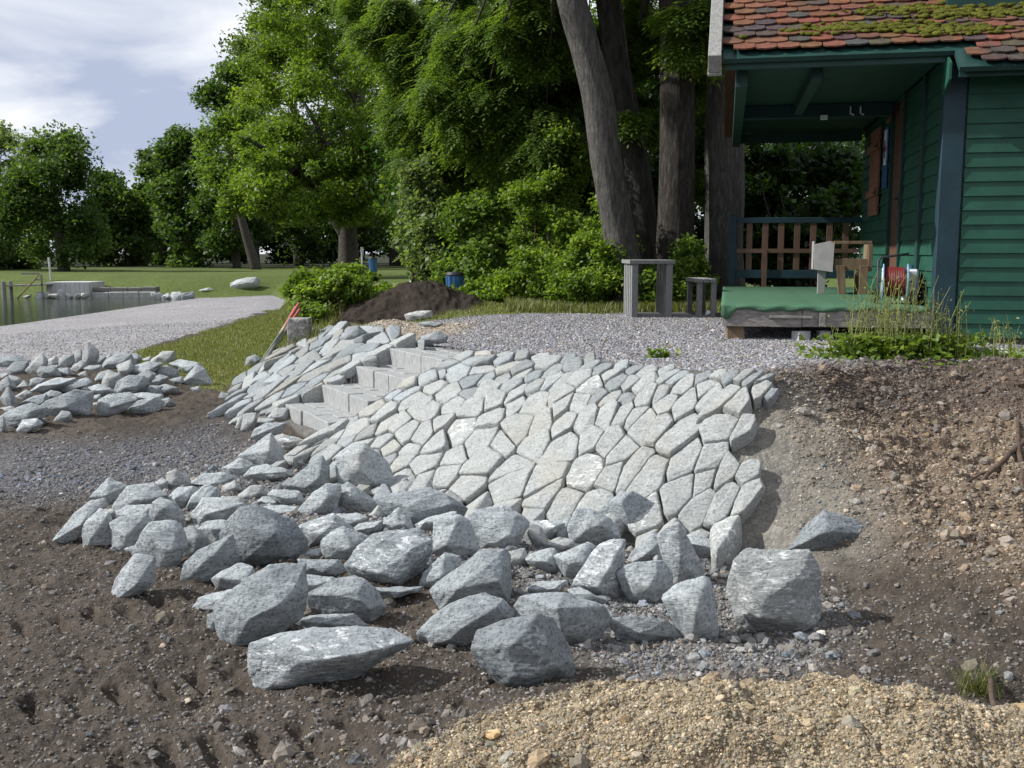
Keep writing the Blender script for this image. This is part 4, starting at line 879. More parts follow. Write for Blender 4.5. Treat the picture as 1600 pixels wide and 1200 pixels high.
# ------------------------------------------------------------------ foliage
def leaf_mesh(name, C, size, seed, mat, aspect=1.7, up=.5, tone=None):
    """one bent diamond per leaf at the points C"""
    rg = np.random.default_rng(seed); n = len(C); nrm = rg.normal(size=(n, 3)); nrm[:, 2] = np.abs(nrm[:, 2]) + up; nrm /= np.linalg.norm(nrm, axis=1)[:, None]
    a = rg.normal(size=(n, 3)); a[:, 2] -= .4; a -= nrm*(a*nrm).sum(1)[:, None]; a /= np.linalg.norm(a, axis=1)[:, None]; b = np.cross(nrm, a)
    s = (size*rg.uniform(.6, 1.35, n))[:, None]; w_ = s/aspect
    V = np.stack([C - a*s*.5, C + b*w_*.5 + nrm*s*.06, C + a*s*.5 - nrm*s*.10, C - b*w_*.5 + nrm*s*.06], 1).reshape(-1, 3)
    Fc = np.arange(4*n).reshape(n, 4); me = mesh_np(name, V, Fc, mat)
    t_ = np.clip(rg.normal(.45, .24, n) if tone is None else tone + rg.normal(0, .18, n), 0, 1)
    q = me.attributes.new('tone', 'FLOAT', 'FACE'); q.data.foreach_set('value', t_.astype(np.float32)); return me
def clumps(c, R, k, cr, n, seed, hole=.0, flat=.75):
    """leaf points: k clumps over an ellipsoid crown, dense at their surface"""
    rg = np.random.default_rng(seed); d = rg.normal(size=(k, 3)); d /= np.linalg.norm(d, axis=1)[:, None]; rad = rg.uniform(.35, 1.0, k)**.6
    cc = np.array(c) + d*rad[:, None]*np.array(R); r = cr*rg.uniform(.55, 1.25, k)
    w_ = r**2; w_ /= w_.sum(); i = rg.choice(k, n, p=w_); e = rg.normal(size=(n, 3)); e /= np.linalg.norm(e, axis=1)[:, None]
    q = np.minimum(np.abs(rg.normal(0, .52, n)) + .12, rg.uniform(.9, 1.15, n)); P = cc[i] + e*(q*r[i])[:, None]*np.array([1, 1, flat]); tn = rg.normal(0, .13, k)[i] + .40
    return P, tn, cc
def pinnate(P, T, seed, ln=.26, k=4):
    """compound leaves: pairs of leaflets along a drooping stalk"""
    rg = np.random.default_rng(seed); n = len(P); a = rg.uniform(0, 2*PI, n); dr = rg.uniform(-.9, .1, n); d = np.stack([np.cos(a), np.sin(a), dr], 1); d /= np.linalg.norm(d, axis=1)[:, None]
    sd = np.cross(d, [0, 0, 1.]); sd /= np.linalg.norm(sd, axis=1)[:, None]; nn = np.cross(sd, d); V = []; TT = []; L_ = ln*rg.uniform(.7, 1.25, n)
    for i in range(2*k+1):
        f = (i//2 + 1)/(k+1) if i < 2*k else 1.0; s = (1 if i % 2 else -1) if i < 2*k else 0; b0 = P + d*(L_*f)[:, None] - np.array([0, 0, 1.])*(L_*f*f*.35)[:, None]
        ax = d*(.55 if s else 1.) + sd*s*.85 - np.array([0, 0, .25]); ax /= np.linalg.norm(ax, axis=1)[:, None]; wv = np.cross(nn, ax); l = (L_*.40)[:, None]; w_ = l*.17
        V.append(np.stack([b0, b0 + ax*l*.45 + wv*w_, b0 + ax*l, b0 + ax*l*.45 - wv*w_], 1)); TT.append(T + rg.normal(0, .12, n))
    return np.concatenate(V).reshape(-1, 3), np.clip(np.concatenate(TT), 0, 1)
def crown(name, spec, size, seed, mat, parent, aspect=1.7, up=.5):
    P = []; T = []; CC = []
    for j, s in enumerate(spec): p, t_, cc = clumps(*s, seed=seed*31+j); P.append(p); T.append(t_); CC.append(cc)
    P = np.vstack(P)
    if aspect == 2.6:
        T = np.concatenate(T); keep = np.random.default_rng(seed).uniform(0, 1, len(P)) < .55; V, TT = pinnate(P[keep] - base_of(parent), T[keep], seed); me = mesh_np(name, V, np.arange(len(V)).reshape(-1, 4), mat)
        q = me.attributes.new('tone', 'FLOAT', 'FACE'); q.data.foreach_set('value', TT.astype(np.float32)); return obj(name, me, parent), np.vstack(CC)
    me = leaf_mesh(name, P - base_of(parent), size, seed, mat, aspect, up, np.concatenate(T)); return obj(name, me, parent), np.vstack(CC)
def limb_mesh(mb, pts, r0, r1, n=8, wob=.0, seed=0):
    pts = np.array(pts, float); m_ = max(4, len(pts)*4); t_ = np.linspace(0, len(pts)-1, m_); rg = np.random.default_rng(seed)
    Q = np.stack([np.interp(t_, range(len(pts)), pts[:, k]) for k in range(3)], 1); Q[1:-1] += rg.normal(0, wob, (m_-2, 3))
    for _ in range(2): Q[1:-1] = (Q[:-2] + 2*Q[1:-1] + Q[2:])/4
    u_ = np.linspace(0, 1, m_); mb.tube(Q, list(r0 + (r1-r0)*u_), n)
def tree(name, base, label, spec, size, seed, mat, limbs, group=None, bark='bark_far', cat='tree', aspect=1.7, up=.5, nb=14, n=10):
    e = empty(name, base, label, cat, group); mb = MB()
    cr, CC = crown('crown', spec, size, seed, M[mat], e, aspect, up)
    for i, (pts, r0, r1) in enumerate(limbs): limb_mesh(mb, pts, r0, r1, n, .03, seed+i)
    rg = np.random.default_rng(seed); top = np.array(limbs[0][0][-1]); bs = np.array(limbs[0][0][0])
    for j in range(nb):                                       # boughs out to the leaf clumps
        q = CC[rg.integers(len(CC))]; f_ = rg.uniform(.45, .95); st = np.array([np.interp(f_*(len(limbs[0][0])-1), range(len(limbs[0][0])), np.array(limbs[0][0])[:, k]) for k in range(3)])
        md = (st+q)/2 + np.array([0, 0, .08*np.linalg.norm(q-st)]); limb_mesh(mb, [st, md, q], limbs[0][2]*.45+.02, .015, 6, .04, seed*7+j)
    mb.build('trunk', M[bark], e, smooth=True); return e
def gpt(px, y): x = (px-800)/F*y/1.0; return np.array([x*1.0, y, ground(x, y)])
def zpx(py, y): return float(at_y(800, py, y)[2])
def xpx(px, py, y): return float(at_y(px, py, y)[0])
# far belt: three kinds of crown, each tree its own object
def far_tree(px, y, top, wpx, label, kind, seed, bot=395, trunk=True, tpx=None, lean=0):
    wpx *= 1.22; bot += 18
    b = gpt(px if tpx is None else tpx, y); zt = zpx(top, y); zb_ = zpx(bot, y); R = wpx/F*y/2; cx = (px-800)/F*y; h = zt - zb_
    mat, sz, n = [('leaf_far', .36, 30000), ('leaf_willow', .30, 28000), ('leaf_lime', .32, 26000)][kind]; sz *= y/85 if y < 85 else 1
    spec = [((cx, y, zb_+h*.62), (R*.72, R*.62, h*.36), 26, R*.36, int(n*.6)), ((cx, y, zb_+h*.28), (R*.78, R*.7, h*.26), 18, R*.38, int(n*.4))]
    tp = np.array([cx, y, zb_ + h*.6]); md = (b + tp)/2 + np.array([lean, 0, 0])
    return tree('tree', tuple(b), label, spec, sz, seed, mat, [([b - [0, 0, .3], md, tp], R*.07+.12, .08)], 'trees along the far shore', nb=8, n=7)
far_tree(92, 58, 186, 160, 'round bushy green tree standing free at the left of the shore lawn', 0, 1, 400, tpx=105)
far_tree(10, 78, 190, 130, 'greyish willow behind the round bushy tree at the left edge', 1, 2, 420)
far_tree(-60, 62, 200, 150, 'dark leafy tree at the very edge left of the round bushy tree', 0, 3, 420)
far_tree(30, 66, 330, 80, 'low pale shrubby tree above the jetty', 1, 4, 425)
far_tree(205, 80, 236, 105, 'small-crowned dark tree in the dip of the far tree line', 0, 5, 410)
far_tree(262, 86, 225, 90, 'dark tree between the dip and the higher trees of the far line', 0, 6, 410)
far_tree(305, 74, 196, 120, 'dark tree with drooping clumps right of the dip in the tree line', 0, 7, 410)
far_tree(372, 70, 92, 120, 'tall leafy tree rising behind the drooping dark tree', 0, 8, 400)
far_tree(402, 74, 36, 110, 'tall grey-leaved tree with open top against the sky', 1, 9, 380)
far_tree(470, 82, -40, 190, 'very tall tree filling the gap behind the yellow-green tree', 0, 10, 400)
far_tree(620, 84, -60, 220, 'tall dark tree behind the trunk of the yellow-green tree', 0, 11, 400)
far_tree(760, 80, -60, 240, 'tall dark tree hidden behind the ash branches', 0, 12, 420)
far_tree(930, 60, -80, 260, 'dark tree seen between the leaning trunk and its neighbour', 0, 13, 430)
far_tree(1110, 60, -80, 260, 'dark tree seen between the trunks beside the hut', 0, 14, 430)
far_tree(1290, 55, -80, 260, 'dark tree behind the hut porch', 0, 15, 430)
far_tree(1500, 55, -80, 300, 'dark tree behind the hut roof', 0, 16, 430)
# undergrowth below the far trees
for j, (px, y, top, wp, lb) in enumerate([(-30, 84, 352, 120, 'dark shrubs behind the jetty'), (170, 90, 345, 120, 'dark shrubs under the dip of the tree line'), (265, 92, 340, 130, 'dark shrubs left of the leaning far trunk'),
        (350, 90, 338, 120, 'dark shrubs around the leaning far trunk'), (450, 92, 345, 130, 'dark shrubs between the leaning far trunk and the thick one'), (560, 94, 345, 150, 'dark shrubs behind the thick yellow-green tree trunk'), (680, 88, 340, 150, 'dark shrubs behind the blue bin on the lawn'),
        (815, 80, 330, 180, 'dark shrubs behind the sunlit hedge')]):
    y += 8; top -= 28; b = gpt(px, y); zt = zpx(top, y); R = wp/F*y/2; e = empty('shrub', tuple(b), lb, 'shrub', 'shrubs under the far trees')
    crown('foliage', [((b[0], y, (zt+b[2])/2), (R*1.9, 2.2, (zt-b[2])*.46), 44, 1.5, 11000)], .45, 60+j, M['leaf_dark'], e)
# the leaning tree on the shore lawn and the thick yellow-green tree
b = gpt(404, 64); far = [np.array(at_y(404, 422, 64)), np.array(at_y(385, 370, 64)), np.array(at_y(366, 300, 64)), np.array(at_y(372, 220, 64))]; far[0] = b - [0, 0, .2]
tree('tree', tuple(b), 'tree with a slanting dark trunk on the shore lawn', [((xpx(362, 230, 64), 64, zpx(235, 64)), (2.6, 2.4, 3.0), 34, 1.2, 16000)], .24, 33, 'leaf_ash', [(far, .34, .14)], 'trees along the far shore')
b = gpt(545, 47); H_ = lambda px, py, y=47: np.array(at_y(px, py, y))
limbs = [([b - [0, 0, .3], H_(545, 380), H_(540, 335), H_(560, 250), H_(560, 120)], .52, .2), ([H_(542, 372), H_(505, 310), H_(440, 250, 44), H_(385, 215, 42)], .3, .06), ([H_(548, 350), H_(600, 290), H_(660, 200), H_(700, 100)], .26, .05), ([H_(540, 330), H_(500, 240), H_(440, 140), H_(400, 60)], .25, .05)]
spec = [((xpx(525, 170, 46), 46, zpx(170, 46)), (4.6, 4.2, 4.2), 70, 1.0, 52000), ((xpx(470, 285, 43), 43, zpx(285, 43)), (2.6, 2.4, 1.5), 38, .75, 26000), ((xpx(600, 250, 45), 45, zpx(250, 45)), (2.8, 2.6, 2.4), 34, .85, 23000), ((xpx(480, 20, 46), 46, zpx(20, 46)), (3.4, 3.4, 2.8), 36, .9, 20000),
        ((xpx(410, 245, 42), 42, zpx(240, 42)), (1.1, 1.1, 1.1), 12, .55, 3500), ((xpx(540, 325, 43.5), 43.5, zpx(325, 43.5)), (3.4, 1.2, .8), 26, .55, 12000), ((xpx(400, 320, 43), 43, zpx(315, 43)), (1.4, 1.0, .9), 16, .5, 7000), ((xpx(640, 320, 42), 42, zpx(310, 42)), (1.2, 1.0, 1.6), 20, .5, 9000)]
tree('tree', tuple(b), 'broad yellow-green tree with a thick short trunk on the lawn', spec, .155, 40, 'leaf_lime', limbs, 'trees beside the lawn', nb=22)
# ash boughs hanging in from the trunks, sunlit hedge, dark thicket
def bush(name, label, items, size, seed, mat, group, cat='bush', aspect=1.6):
    c0 = items[0]; b = np.array([xpx(c0[0], c0[1], c0[2]), c0[2], 0]); b[2] = ground(b[0], b[1]); e = empty(name, tuple(b), label, cat, group)
    spec = []
    for (px, py, y, rx, ry, rz, k, cr, n) in items: spec.append(((xpx(px, py, y), y, zpx(py, y)), (rx, ry, rz), k, cr, n))
    _, CC = crown('foliage', spec, size, seed, M[mat], e, aspect); mb = MB(); rg = np.random.default_rng(seed)
    for q in CC[rg.permutation(len(CC))[:14]]:
        st = b + np.array([rg.uniform(-.3, .3), rg.uniform(-.2, .2), -.05]); limb_mesh(mb, [st, (st+q)/2 + [0, 0, .1], q], .03, .006, 5, .02, seed)
    mb.build('stems', M['bark_far'], e, smooth=True); return e
hg = 'bushes of the hedge along the terrace'
bush('bush', 'sunlit pale green hedge bush at the left end above the blue bin', [(665, 350, 19, .42, .7, .9, 26, .34, 9000), (655, 290, 19.5, .35, .5, .6, 12, .3, 4000), (690, 420, 18.6, .6, .6, .5, 18, .32, 5000)], .095, 101, 'leaf_willow', hg)
bush('bush', 'darker hedge bush right of the pale one', [(745, 360, 18.6, .7, .7, 1.0, 30, .36, 11000), (740, 430, 17.6, .7, .6, .5, 18, .32, 6000), (735, 250, 20, .8, .7, .9, 20, .4, 6000)], .095, 102, 'leaf_ash', hg)
bush('bush', 'bright yellow-green bush in the middle of the hedge', [(850, 350, 17.0, .62, .6, .9, 44, .28, 20000), (830, 440, 16.2, .7, .5, .42, 30, .26, 12000), (880, 255, 17.5, .4, .5, .7, 16, .3, 7500)], .066, 103, 'leaf_hedge', hg)
bush('bush', 'hedge bush spreading before the leaning trunk', [(935, 415, 15.6, .62, .5, .52, 36, .25, 17000), (905, 450, 15.2, .6, .4, .3, 22, .22, 8500), (950, 350, 16.0, .22, .3, .5, 8, .24, 3500)], .062, 104, 'leaf_hedge', hg)
bush('bush', 'leafy bush behind the grey slatted table', [(1020, 445, 15.4, .55, .4, .36, 22, .24, 9000), (1075, 430, 15.7, .4, .4, .42, 16, .24, 6000)], .075, 105, 'leaf_ash', hg)
bush('bush', 'bush between the slatted bench and the hut deck', [(1105, 440, 16.8, .35, .3, .4, 14, .24, 5000)], .08, 106, 'leaf_ash', hg)
bush('bush', 'low green plants behind the earth mound', [(760, 462, 16.4, .75, .4, .18, 24, .18, 8000), (790, 455, 16.6, .5, .3, .2, 12, .18, 3000)], .07, 107, 'leaf_hedge', hg)
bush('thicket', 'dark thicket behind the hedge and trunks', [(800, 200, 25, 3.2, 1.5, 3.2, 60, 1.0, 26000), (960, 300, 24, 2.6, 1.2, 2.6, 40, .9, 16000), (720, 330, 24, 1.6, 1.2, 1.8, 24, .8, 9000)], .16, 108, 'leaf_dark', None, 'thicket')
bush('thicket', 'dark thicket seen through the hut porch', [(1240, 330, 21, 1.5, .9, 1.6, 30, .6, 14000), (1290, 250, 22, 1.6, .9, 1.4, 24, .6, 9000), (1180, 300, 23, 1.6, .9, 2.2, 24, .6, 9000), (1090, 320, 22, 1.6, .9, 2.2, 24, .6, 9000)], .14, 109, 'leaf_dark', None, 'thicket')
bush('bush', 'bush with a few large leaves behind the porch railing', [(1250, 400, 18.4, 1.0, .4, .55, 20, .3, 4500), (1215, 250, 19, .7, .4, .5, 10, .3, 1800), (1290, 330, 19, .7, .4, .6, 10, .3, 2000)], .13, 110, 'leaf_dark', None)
# trunks: traced centre lines (pixel x, pixel y, width) at their own distance
def trunk_tree(label, y, line, spec, seed, mat='leaf_ash', size=.13, lift=0, n=9, mat_b='bark'):
    pts = [np.array(at_y(a, b_, y)) for a, b_, _ in line]; rad = [w_/F*y/2*.95 for *_, w_ in line]
    b = np.array([pts[0][0], y, ground(pts[0][0], y)]); pts[0] = np.array([pts[0][0], y, b[2]-.15]); e = empty('tree', tuple(b), label, 'tree', 'tall trees beside the hut')
    mb = MB(); Q = np.array(pts); k = 44; t_ = np.linspace(0, len(pts)-1, k)
    Q2 = np.stack([np.interp(t_, range(len(pts)), Q[:, i]) for i in range(3)], 1); R2 = np.interp(t_, range(len(pts)), rad)
    for _ in range(3): Q2[1:-1] = (Q2[:-2]+2*Q2[1:-1]+Q2[2:])/4
    mb.tube(Q2, list(R2), 48); V = np.array(mb.v)
    ax = np.repeat(Q2, 48, 0); d = V - ax; dn = d/np.linalg.norm(d, axis=1)[:, None]; ang = np.arctan2(dn[:, 1], dn[:, 0])
    amp = .035*np.abs(noise3(np.stack([np.cos(ang)*7, np.sin(ang)*7, V[:, 2]*1.6], 1), seed))*2 + .06*noise3(np.stack([np.cos(ang)*2, np.sin(ang)*2, V[:, 2]*.8], 1), seed+1)
    V = V + dn*amp[:, None]*np.repeat(R2, 48)[:, None]*1.6; mb.v = [tuple(v) for v in V]
    mb.build('trunk', M[mat_b], e, smooth=True)
    sp = [((xpx(px, py, yy), yy, zpx(py, yy)), R, kk, cr, nn) for (px, py, yy, R, kk, cr, nn) in spec]
    _, CC = crown('crown', sp, size, seed, M[mat], e, 2.6, .3); mb = MB(); rg = np.random.default_rng(seed); top = Q2[-1]
    for q in CC[rg.permutation(len(CC))[:n]]:
        st = Q2[rg.integers(35, 44)]; md = (st+q)/2 + [0, 0, .10*np.linalg.norm(q-st)]; limb_mesh(mb, [st, md, q], .042, .008, 6, .05, seed+3)
    mb.build('boughs', M['bark_far'], e, smooth=True); return e
trunk_tree('tall ash with a trunk leaning left over the hedge', 15.4, [(992, 470, 66), (974, 395, 52), (958, 312, 50), (944, 234, 49), (935, 156, 49), (915, 78, 46), (893, 0, 45), (850, -160, 42), (800, -400, 34)],
    [(800, 140, 18.6, (1.5, .8, 1.3), 60, .5, 24000), (690, 170, 20.5, (1.3, .8, 1.5), 60, .5, 22000), (850, 240, 17.8, (.5, .5, .8), 24, .26, 7000), (700, 60, 21, (1.9, 1.4, .8), 34, .42, 14000), (650, 20, 23, (1.8, 1.5, 1.0), 26, .45, 7000), (830, 50, 18, (1.3, 1.2, .7), 24, .36, 8000), (860, -250, 17, (3.2, 3.0, 1.8), 50, .7, 12000), (760, 260, 21, (1.0, .8, .7), 16, .34, 4500)], 201, n=16)
trunk_tree('dark slanting trunk half hidden behind the leaning ash', 17.2, [(1018, 450, 48), (1008, 370, 42), (993, 250, 42), (975, 160, 40), (960, 80, 38), (950, 0, 38), (935, -150, 34), (915, -380, 28)],
    [(990, 60, 18.6, (.9, .9, .8), 18, .36, 5000), (950, -200, 18, (3.0, 3.0, 1.6), 40, .7, 9000), (985, 190, 16.9, (.16, .2, .16), 4, .16, 500)], 202, mat_b='bark_dark')
trunk_tree('straight dark rough trunk in the middle of the group', 16.2, [(1052, 440, 66), (1055, 370, 57), (1057, 300, 54), (1058, 200, 54), (1058, 100, 52), (1056, 0, 52), (1058, -160, 46), (1065, -400, 36)],
    [(1075, 40, 15.6, (.7, .6, .45), 12, .28, 3500), (1060, -260, 16, (3.2, 3.0, 1.8), 44, .7, 11000), (1000, 130, 18, (.6, .5, 1.0), 20, .3, 5000), (1100, 200, 18.4, (.5, .5, 1.5), 20, .3, 5000)], 203, mat_b='bark_mid')
trunk_tree('thick pale trunk close behind the hut porch corner', 16.6, [(1133, 450, 72), (1131, 390, 60), (1133, 300, 62), (1132, 220, 62), (1131, 120, 52), (1135, 0, 50), (1140, -160, 46), (1150, -400, 36)],
    [(1160, -300, 16.6, (3.2, 3.0, 1.8), 44, .7, 12000), (1100, 90, 19.5, (.8, .8, 1.3), 16, .34, 4000), (1300, -420, 15, (3.0, 2.6, 1.4), 30, .7, 8000)], 204)
# bush at the end of the stone slope, with earth below
bush('bush', 'leafy bush on the bank above the old concrete post', [(470, 450, 15.8, .3, .3, .22, 14, .16, 4500), (520, 452, 15.6, .6, .4, .24, 30, .18, 11000), (590, 462, 15.8, .5, .35, .16, 16, .16, 5000), (490, 490, 15.0, .25, .3, .22, 10, .15, 2600), (540, 435, 16.6, .6, .4, .15, 12, .17, 3500)], .065, 301, 'leaf_hedge', None)
bush('bush', 'small leafy shoots between the leaning poles and the concrete post', [(438, 545, 14.2, .14, .25, .16, 10, .10, 2000), (425, 562, 13.6, .12, .2, .08, 6, .08, 900)], .05, 302, 'leaf_hedge', None)
def blades(name, X_, Y_, h, w_, seed, mat, lean=.35, zoff=0):
    rg = np.random.default_rng(seed); n = len(X_); z = height(X_, Y_) + zoff; B = np.stack([X_, Y_, z], 1); a = rg.uniform(0, 2*PI, n); hh = h*rg.uniform(.4, 1.3, n)
    d = np.stack([np.cos(a), np.sin(a), 0*a], 1); s = np.stack([-np.sin(a), np.cos(a), 0*a], 1)*w_*.5; ln = d*(hh*lean*rg.uniform(.3, 1.8, n))[:, None]
    V = np.stack([B - s, B + s, B + s*.7 + ln*.35 + np.array([0, 0, .6])*hh[:, None], B - s*.7 + ln*.35 + np.array([0, 0, .6])*hh[:, None], B + ln + np.array([0, 0, 1.])*hh[:, None]], 1).reshape(-1, 3)
    i = np.arange(n)*5; Fc = np.concatenate([np.stack([i, i+1, i+2], 1), np.stack([i, i+2, i+3], 1), np.stack([i+3, i+2, i+4], 1)]); me = mesh_np(name, V, Fc, M[mat])
    t1 = np.clip(rg.normal(.5, .25, n), 0, 1); q = me.attributes.new('tone', 'FLOAT', 'FACE'); q.data.foreach_set('value', np.concatenate([t1]*3).astype(np.float32)); return me
rg = np.random.default_rng(12); n = 330000; xx = rg.uniform(-11, 1.5, n); yy = rg.uniform(9, 32, n); Wt = substance(xx, yy)
kp = (rg.uniform(0, 1, n) < (Wt['grass'] + Wt['lawn']*.9)) & (xx/yy > -.55); xx, yy = xx[kp], yy[kp]
setp(obj('grass', blades('grass', xx, yy, .038, .011, 5, 'grass')), 'short grass on the strip between beach and stone slope and on the lawn', 'grass', kind='stuff')
n = 60000; xx = rg.uniform(-2.5, 5.5, n); yy = rg.uniform(13.6, 17.5, n); kp = S(yy - 14.2 - .3*fbm2(xx, yy, 3, 4), -.3, .3) > rg.uniform(0, 1, n); xx, yy = xx[kp], yy[kp]
kp = ~((np.abs(xx+1.5) < 1.4) & (yy < 16.3)); xx, yy = xx[kp], yy[kp]
setp(obj('long_grass', blades('long_grass', xx, yy, .13, .012, 6, 'grass')), 'longer grass along the foot of the hedge', 'grass', kind='stuff')
n = 26000; xx = rg.uniform(-6, -2.4, n); yy = rg.uniform(13.2, 24, n); q = poly_dist(xx, yy, T_, False); kp = (q < .9) & (xx < -2.5); xx, yy = xx[kp], yy[kp]
setp(obj('bank_grass', blades('bank_grass', xx, yy, .16, .012, 7, 'grass')), 'rough grass on the bank behind the leaning poles', 'grass', kind='stuff')
# weeds before the hut
def weed(name, px, py, label, nst, h, spread, nleaf, seed, low=.5):
    g = hit(np.array([px]), np.array([py]))[0]; g[2] = ground(g[0], g[1]); e = empty(name, tuple(g), label, 'weeds'); rg = np.random.default_rng(seed); mb = MB(); LP = []
    for i in range(nst):
        a = rg.uniform(0, 2*PI); r = spread*math.sqrt(rg.uniform()); p0 = g + [r*math.cos(a)*1.5, r*math.sin(a)*.6, 0]; p0[2] = ground(p0[0], p0[1]); hh = h*rg.uniform(.5, 1.15)
        ln = rg.normal(0, .18, 2)*hh; p1 = p0 + [ln[0]*.3, ln[1]*.3, hh*.55]; p2 = p0 + [ln[0], ln[1], hh]; mb.tube([p0, p1, p2], [.0035, .0028, .0015], 4, cap=False)
        for k in range(int(8)): f_ = rg.uniform(.45, 1); LP.append(p0 + (p2-p0)*f_ + rg.normal(0, .022, 3))
    mb.build('stalks', M['stalk'], e)
    me = leaf_mesh('seed_heads', np.array(LP) - g, .028, seed+2, M['grass'], 2.5, .3); obj('seed_heads', me, e)
    C = np.stack([g[0] + rg.normal(0, spread*1.0, nleaf), g[1] + rg.normal(0, spread*.45, nleaf), np.zeros(nleaf)], 1); C[:, 2] = height(C[:, 0], C[:, 1]) + rg.uniform(0, low, nleaf)**1.4*.5
    obj('leaves', leaf_mesh('leaves', C - g, .055, seed+1, M['leaf_hedge'], 1.4, .6), e); return e
M['stalk'] = simple('dry_stalk', (.20, .22, .07), .9, .3, 10, 0)
weed('weeds', 1400, 560, 'tall seeding grass and leafy weeds in front of the deck by the hut corner', 95, .60, .26, 2600, 401)
weed('weeds', 1468, 562, 'tuft of weeds growing against the blue-green corner post', 22, .50, .15, 600, 402)
weed('weeds', 1345, 558, 'low weeds creeping out under the deck edge', 30, .30, .18, 380, 403, .3)
weed('plant', 1030, 560, 'small bright green plant alone at the edge of the gravel', 5, .10, .05, 60, 404, .25)
weed('weeds', 1555, 560, 'sparse grass below the right siding of the hut', 40, .30, .35, 260, 406, .2)
g = hit(np.array([1525.]), np.array([1082.]))[0]; g[2] = ground(g[0], g[1]); n = 170; rg = np.random.default_rng(9)
e = empty('grass_tuft', tuple(g), 'lone grass tuft beside a root on the dug bank', 'grass tuft'); me = blades('blades', g[0] + rg.normal(0, .035, n), g[1] + rg.normal(0, .03, n), .10, .004, 8, 'grass', .8); me.transform(Matrix.Translation(-Vector(g))); obj('blades', me, e)
# ------------------------------------------------------------------ green boat hut with its porch
hO = np.array([2.06, 9.85]); hu = np.array([.979, -.203]); hv_ = np.array([.203, .979]); TZ = .87
def hp(u_, v_, z): p = hO + hu*u_ + hv_*v_; return np.array([p[0], p[1], z])
def hvct(u_, v_, z): return np.array([hu[0]*u_ + hv_[0]*v_, hu[1]*u_ + hv_[1]*v_, z])
def hbox(mb, u0, u1, v0, v1, z0, z1, col=None): return mb.box(hp(u0, v0, z0), hvct(u1-u0, 0, 0), hvct(0, v1-v0, 0), (0, 0, z1-z0), col)
WU = 1.90; HW = 6.3; PD = 5.6; EZ = 3.40; DZ = 1.20      # side wall offset, hut width, depth, eave height, deck height
hut = empty('wooden_hut', tuple(hp(3, 2.5, TZ)), 'green clapboard lakeside hut with tiled roof and covered porch', 'hut')
rg = np.random.default_rng(77)
def clap(mb, a_, du, nrm, z0, z1, step, skip=()):
    """overlapping weatherboards from a_ along du, faces tilted out along nrm"""
    z = z0; Lh = np.linalg.norm(du)
    while z < z1 - .005:
        zt = min(z + step + .012, z1); o = rg.uniform(-.002, .002)
        segs = [(0, 1)]
        for (s0, s1, q0, q1) in skip:
            if q0 < z + step*.5 < q1:
                segs = [t_ for (x0, x1) in segs for t_ in ((x0, min(x1, s0)), (max(x0, s1), x1)) if t_[1] - t_[0] > .003]
        for (x0, x1) in segs:
            p = a_ + du*x0; q = a_ + du*x1; b0 = nrm*(.030+o); b1 = nrm*.010
            V = [p + [0, 0, z] , q + [0, 0, z], q + b0 + [0, 0, z], p + b0 + [0, 0, z], p + [0, 0, zt], q + [0, 0, zt], q + b1 + [0, 0, zt], p + b1 + [0, 0, zt]]
            mb.add(V, [(0,3,2,1),(4,5,6,7),(3,7,6,2),(0,4,7,3),(1,2,6,5),(0,1,5,4)])
        z += step
fx = np.array([hu[0], hu[1], 0]); fy = np.array([hv_[0], hv_[1], 0])
# solid body behind the boards
mb = MB(); hbox(mb, WU, HW, 0, PD, TZ+.10, EZ+.05); hbox(mb, WU+.02, HW-.02, .35, PD, EZ+.05, EZ+1.2); mb.build('wall_core', M['green_dark'], hut)
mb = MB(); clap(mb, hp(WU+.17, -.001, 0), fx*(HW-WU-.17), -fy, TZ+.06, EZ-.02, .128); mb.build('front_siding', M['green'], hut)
dv0, dv1 = 2.05, 2.95; sv0, sv1 = 3.75, 4.75
skip = [(dv0/PD, dv1/PD, DZ-.2, DZ+2.28), (.84/PD, .96/PD, 0, 9)]
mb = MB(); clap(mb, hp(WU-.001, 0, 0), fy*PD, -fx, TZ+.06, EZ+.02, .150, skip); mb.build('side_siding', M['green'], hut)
mb = MB(); v = .3                                            # upright boards above the wall plate
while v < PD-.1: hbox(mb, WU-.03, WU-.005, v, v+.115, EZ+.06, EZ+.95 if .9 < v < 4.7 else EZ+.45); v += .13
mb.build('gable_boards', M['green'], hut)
mb = MB(); hbox(mb, WU-.036, WU+.15, -.036, -.003, TZ+.04, EZ); hbox(mb, WU-.036, WU-.003, -.003, .12, TZ+.04, EZ); mb.build('corner_board', M['green_blue'], hut, bevel=.004)
mb = MB(); hbox(mb, WU-.06, WU-.003, .84, .96, DZ, EZ+.3); mb.build('batten', M['green_dark'], hut, bevel=.004)
mb = MB(); hbox(mb, WU-.07, WU-.003, .05, PD, EZ+.02, EZ+.10); mb.build('wall_plate', M['green_dark'], hut, bevel=.004)
d = empty('door', (0, 0, 0), None, None); d.parent = hut; d['loc'] = list(base_of(hut)); del_ = d
mb = MB()
for k in range(5): hbox(mb, WU-.012, WU-.002, dv0+.06+k*.156, dv0+.06+k*.156+.152, DZ, DZ+2.2)
mb.build('door_leaf', M['brown_paint'], d)
mb = MB(); hbox(mb, WU-.055, WU, dv0, dv0+.055, DZ, DZ+2.26); hbox(mb, WU-.055, WU, dv1-.055, dv1, DZ, DZ+2.26); hbox(mb, WU-.060, WU, dv0-.01, dv1+.01, DZ+2.202, DZ+2.29); mb.build('door_frame', M['green_dark'], d, bevel=.003)
